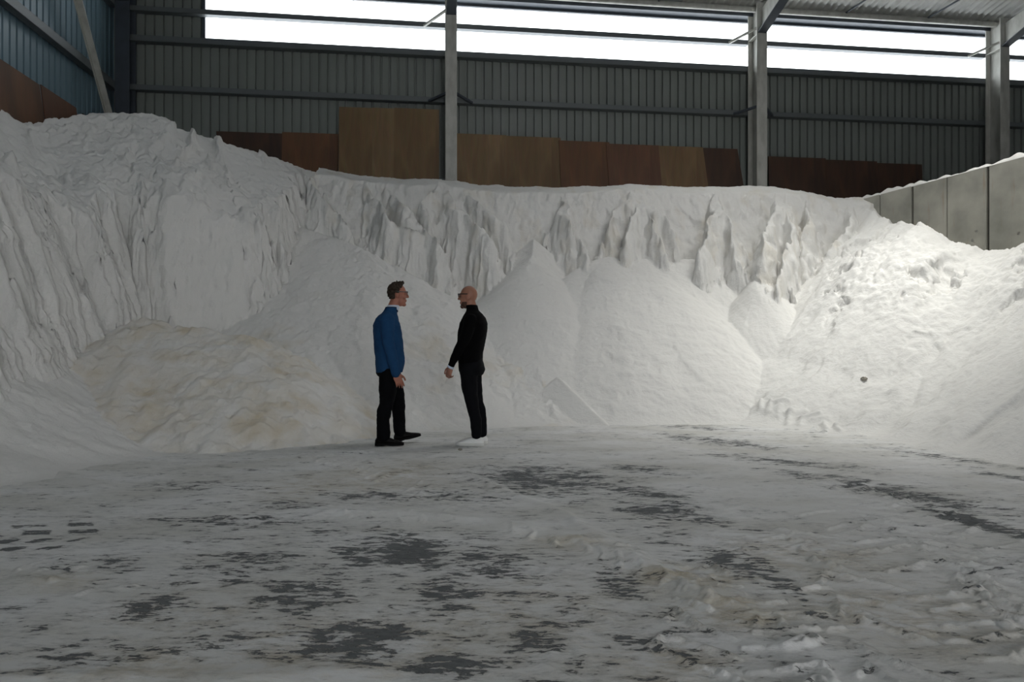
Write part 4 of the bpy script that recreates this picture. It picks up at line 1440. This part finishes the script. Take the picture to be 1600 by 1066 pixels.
def person(loc, yaw, cfg):
    near = cfg['near']                     # sign of local y that faces the camera
    body = MB()
    hc = Vector(cfg['head'])
    q_, R = head(body, hc, cfg.get('pitch', 0.0), cfg['hs'])
    neck = Vector(cfg['neck'])
    limb(body, [(neck.x - 0.02, 0, neck.z - 0.06, 0.060), (neck.x, 0, neck.z, 0.058), (hc.x - 0.022, 0, hc.z - 0.05, 0.057), (hc.x - 0.015, 0, hc.z, 0.055)])
    inner = [(z, xc, b - 0.022, a - 0.022) for z, xc, b, a in cfg['torso'] if z < neck.z]
    torso(body, inner)
    for sgn, arm in ((near, cfg['arm_near']), (-near, cfg['arm_far'])):
        limb(body, [(x, y * sgn, z, max(r - 0.018, 0.026)) for x, y, z, r in arm['pts']] )
        w = arm['pts'][-1]
        hand(body, (w[0] + arm['fdir'][0] * 0.0, w[1] * sgn, w[2]), (arm['fdir'][0], arm['fdir'][1] * sgn, arm['fdir'][2]),
             (arm['pn'][0], arm['pn'][1] * sgn, arm['pn'][2]), (arm['td'][0], arm['td'][1] * sgn, arm['td'][2]), arm['curl'], cfg.get('hand', 1.0))
    for sgn, leg in ((near, cfg['leg_near']), (-near, cfg['leg_far'])):
        limb(body, [(x, y * sgn, z, r - 0.02) for x, y, z, r in leg])
    me = remeshed('person', body, 0.0055, 2)
    root = link('person', me, cfg['skin'])
    root.location = loc; root.rotation_euler = (0, 0, yaw)
    # top
    mb = MB()
    torso(mb, cfg['torso'])
    for sgn, arm in ((near, cfg['arm_near']), (-near, cfg['arm_far'])):
        pts = [(x, y * sgn, z, r) for x, y, z, r in arm['pts']]
        e = Vector(pts[-1][:3]); p = Vector(pts[-2][:3])
        e2 = p + (e - p) * cfg.get('sleeve', 0.93)
        limb(mb, pts[:-1] + [(*e2, pts[-1][3])])
    link(cfg['top_name'], remeshed(cfg['top_name'], mb, 0.008, 4, cfg.get('crease', 0.006), 13.0, 3.0), cfg['top_mat'], root)
    # trousers
    mb = MB()
    torso(mb, cfg['pelvis'])
    for sgn, leg in ((near, cfg['leg_near']), (-near, cfg['leg_far'])):
        limb(mb, [(x, y * sgn, z, r) for x, y, z, r in leg])
    link('trousers', remeshed('trousers', mb, 0.008, 3, cfg.get('tcrease', 0.007), 11.0, 9.0), cfg['leg_mat'], root)
    return root, q_, R, hc


for m_ in (M_FLEECE, M_NAVY, M_TROUSER, M_JEANS, M_KNIT, M_HAIR, M_BEARD, M_LEATHER, M_SOLE):
    m_.node_tree.nodes['Principled BSDF'].inputs['Specular IOR Level'].default_value = 0.08

# the man in blue: faces along the bank, turned a little away from the camera
gA = (-1.372, 7.60)
cfgA = dict(near=-1, head=(0.10, 0, 1.655), neck=(0.030, 0, 1.49), hs=1.0, pitch=-0.03, skin=M_SKIN_A, hand=1.08,
            torso=[(0.80, 0.005, 0.145, 0.180), (0.83, 0.008, 0.152, 0.186), (0.92, 0.012, 0.160, 0.192), (1.06, 0.004, 0.160, 0.198), (1.20, -0.012, 0.156, 0.206),
                   (1.32, -0.022, 0.146, 0.208), (1.40, -0.018, 0.122, 0.190), (1.445, -0.002, 0.092, 0.140), (1.48, 0.018, 0.074, 0.088), (1.515, 0.036, 0.070, 0.074)],
            pelvis=[(0.95, 0.004, 0.120, 0.160), (0.86, 0.000, 0.136, 0.172), (0.79, 0.0, 0.135, 0.172), (0.755, 0.0, 0.115, 0.150)],
            arm_near=dict(pts=[(-0.022, 0.165, 1.385, 0.078), (-0.020, 0.222, 1.26, 0.072), (-0.004, 0.248, 1.10, 0.062), (0.035, 0.245, 0.94, 0.055), (0.070, 0.228, 0.785, 0.047)],
                          fdir=(0.38, -0.1, -0.9), pn=(-0.2, -1, 0), td=(1, 0, 0.3), curl=0.32),
            arm_far=dict(pts=[(-0.022, 0.165, 1.385, 0.078), (-0.020, 0.222, 1.26, 0.072), (-0.004, 0.248, 1.10, 0.062), (0.035, 0.245, 0.94, 0.055), (0.060, 0.228, 0.80, 0.047)],
                         fdir=(0.3, -0.1, -0.9), pn=(-0.2, -1, 0), td=(1, 0, 0.3), curl=0.35),
            leg_near=[(-0.004, 0.088, 0.84, 0.104), (-0.012, 0.096, 0.65, 0.096), (-0.030, 0.098, 0.47, 0.080), (-0.062, 0.098, 0.29, 0.072), (-0.060, 0.098, 0.10, 0.070)],
            leg_far=[(0.022, 0.088, 0.84, 0.104), (0.065, 0.092, 0.66, 0.094), (0.105, 0.095, 0.48, 0.078), (0.115, 0.095, 0.29, 0.070), (0.128, 0.095, 0.125, 0.068)],
            top_name='fleece_jacket', top_mat=M_FLEECE, leg_mat=M_TROUSER, crease=0.007, sleeve=0.96)
manA, qA, RA, hcA = person((gA[0], gA[1], 0.004), math.radians(12), cfgA)
tag(manA, 'man in a blue fleece jacket and sunglasses taking a step on the salt', 'person', 'two men talking')
shell('hair', hcA, RA, 1.0, (-0.014, 0, 0.040), (0.104, 0.084, 0.112),
      lambda v: (v.x < 0.055 and v.z > 0.075 and (v.x < 0.045 or abs(v.y) < 0.05)) or (v.x < 0.020 and v.z > 0.02) or (v.x < -0.03 and v.z > -0.055), 0.012, M_HAIR, manA, 0.010, 2)
mb = MB()
rj = random.Random(5)
for i in range(34):
    y = rj.uniform(-0.045, 0.045); x = rj.uniform(-0.02, 0.055)
    b0 = qA(x, y, 0.135 - 1.2 * x * x - y * y * 4)
    mb.bar(b0, b0 + Vector((rj.uniform(0.0, 0.03), rj.uniform(-0.012, 0.012), rj.uniform(0.015, 0.032))), 0.006, 0.006, (1, 0, 0.3))
mb.build('hair_tuft', M_HAIR, manA)
glasses(qA, M_FRAME, M_LENS, manA)
mb = MB(); torso(mb, [(1.47, 0.028, 0.072, 0.082), (1.505, 0.042, 0.072, 0.075), (1.545, 0.050, 0.067, 0.070)], 24, 2.0)
link('shirt_collar', remeshed('shirt_collar', mb, 0.006, 2), M_SHIRT, manA)
mb = MB(); torso(mb, [(1.465, 0.020, 0.080, 0.092), (1.495, 0.030, 0.078, 0.084), (1.525, 0.038, 0.074, 0.078)], 24, 2.0)
link('jacket_collar', remeshed('jacket_collar', mb, 0.006, 2), M_NAVY, manA)
shoe('shoe', (-0.150, -0.098, 0), 0.0, 0.0, 0.31, M_LEATHER, M_SOLE, manA, True)
shoe('shoe', (0.070, 0.095, 0), math.radians(3), math.radians(13), 0.30, M_LEATHER, M_SOLE, manA, True)

# the man in black: faces the first, near side is his left
gB = (-0.445, 7.58)
cfgB = dict(near=1, head=(0.040, 0, 1.628), neck=(-0.012, 0, 1.48), hs=0.98, pitch=-0.02, skin=M_SKIN_B, hand=1.0,
            torso=[(0.885, 0.010, 0.128, 0.165), (0.92, 0.014, 0.132, 0.172), (1.02, 0.018, 0.136, 0.178), (1.14, 0.005, 0.148, 0.192), (1.25, -0.010, 0.155, 0.205),
                   (1.34, -0.020, 0.146, 0.206), (1.41, -0.026, 0.118, 0.180), (1.455, -0.020, 0.088, 0.125), (1.485, -0.010, 0.068, 0.078), (1.545, 0.004, 0.062, 0.066)],
            pelvis=[(0.97, 0.012, 0.118, 0.160), (0.90, 0.006, 0.132, 0.170), (0.83, 0.000, 0.140, 0.172), (0.77, 0.002, 0.120, 0.155)],
            arm_near=dict(pts=[(-0.025, 0.165, 1.375, 0.074), (0.000, 0.218, 1.24, 0.066), (0.060, 0.240, 1.10, 0.056), (0.125, 0.232, 0.985, 0.047), (0.185, 0.215, 0.865, 0.036)],
                          fdir=(0.30, 0.0, -0.95), pn=(-0.45, -1, 0), td=(1, 0, 0.2), curl=0.72),
            arm_far=dict(pts=[(-0.025, 0.165, 1.375, 0.074), (-0.01, 0.218, 1.24, 0.066), (0.02, 0.235, 1.10, 0.056), (0.055, 0.225, 0.985, 0.047), (0.085, 0.21, 0.865, 0.036)],
                         fdir=(0.20, 0.0, -0.95), pn=(-0.45, -1, 0), td=(1, 0, 0.2), curl=0.6),
            leg_near=[(0.012, 0.085, 0.83, 0.100), (0.005, 0.090, 0.64, 0.088), (-0.025, 0.088, 0.46, 0.068), (-0.062, 0.085, 0.28, 0.062), (-0.072, 0.082, 0.115, 0.056)],
            leg_far=[(0.008, 0.085, 0.83, 0.100), (-0.005, 0.090, 0.64, 0.088), (-0.045, 0.088, 0.46, 0.068), (-0.085, 0.085, 0.28, 0.062), (-0.095, 0.082, 0.115, 0.056)],
            top_name='sweater', top_mat=M_KNIT, leg_mat=M_JEANS, crease=0.004, tcrease=0.005, sleeve=0.90)
manB, qB, RB, hcB = person((gB[0], gB[1], 0.004), math.radians(180 - 10), cfgB)
tag(manB, 'bald man in a black sweater, charcoal jeans and white sneakers', 'person', 'two men talking')
glasses(qB, M_FRAME, M_LENS, manB)
shell('beard', hcB, RB, 0.98, (0.033, 0, -0.054), (0.0608, 0.0568, 0.068), lambda v: v.z < -0.045 and v.x > -0.015 and not (v.x > 0.07 and -0.075 < v.z), 0.004, M_BEARD, manB, 0.002, 4)
shell('chin_beard', hcB, RB, 0.98, (0.070, 0, -0.100), (0.0268, 0.0288, 0.0228), lambda v: v.x > 0.055, 0.003, M_BEARD, manB, 0.002, 4)
mb = MB()
for sgn, arm in ((1, cfgB['arm_near']), (-1, cfgB['arm_far'])):
    a_, b_ = Vector(arm['pts'][-2][:3]), Vector(arm['pts'][-1][:3])
    a_.y *= sgn; b_.y *= sgn
    p0, p1 = a_ + (b_ - a_) * 0.90, a_ + (b_ - a_) * 1.08
    MB().tube(p0, p1, 0.038, 16).build('shirt_cuff', M_SHIRT, manB, True)
shoe('sneaker', (-0.150, 0.082, 0), 0.0, 0.0, 0.305, M_SNEAKER, M_SNSOLE, manB, False, 'white leather sneaker')
shoe('sneaker', (-0.160, -0.082, 0), 0.0, 0.0, 0.305, M_SNEAKER, M_SNSOLE, manB, False, 'white leather sneaker')

# a grey lump on the lit heap
def clod(name, px, py, D, r, mat, label, cat, seed):
    p = P(px, py, D)
    # walk along the view line until it meets the salt
    for i in range(400):
        D_ = 5.0 + i * 0.02
        p = P(px, py, D_)
        if p[2] <= salt_z(p[0], p[1]) + 0.01: break
    bm = bmesh.new()
    bmesh.ops.create_icosphere(bm, subdivisions=3, radius=1.0)
    for v in bm.verts:
        k_ = 1 + 0.35 * float(perlin(np.array([v.co.x * 1.7 + seed]), np.array([v.co.y * 1.7 + v.co.z * 1.3]))[0]) + 0.12 * float(perlin(np.array([v.co.x * 5 + seed]), np.array([v.co.y * 5 - v.co.z * 4]))[0])
        v.co = Vector((v.co.x * r * 1.2, v.co.y * r, v.co.z * r * 0.8)) * k_
    me = bpy.data.meshes.new(name); bm.to_mesh(me); bm.free()
    o = link(name, me, mat); o.location = (p[0], p[1], p[2] + r * 0.25)
    tag(o, label, cat)


M_LUMP = simple_mat('grey_lump', lin(146, 142, 132), 0.9, 0, 0.4, 30, 0.004)
clod('salt_lump', 1350, 593, 9.5, 0.036, M_LUMP, 'small grey lump lying alone on the brightly lit salt heap', 'lump', 1.0)
clod('pebble', 719, 703, 7.0, 0.016, M_LUMP, 'tiny dark pebble on the floor in front of the white sneakers', 'pebble', 4.0)
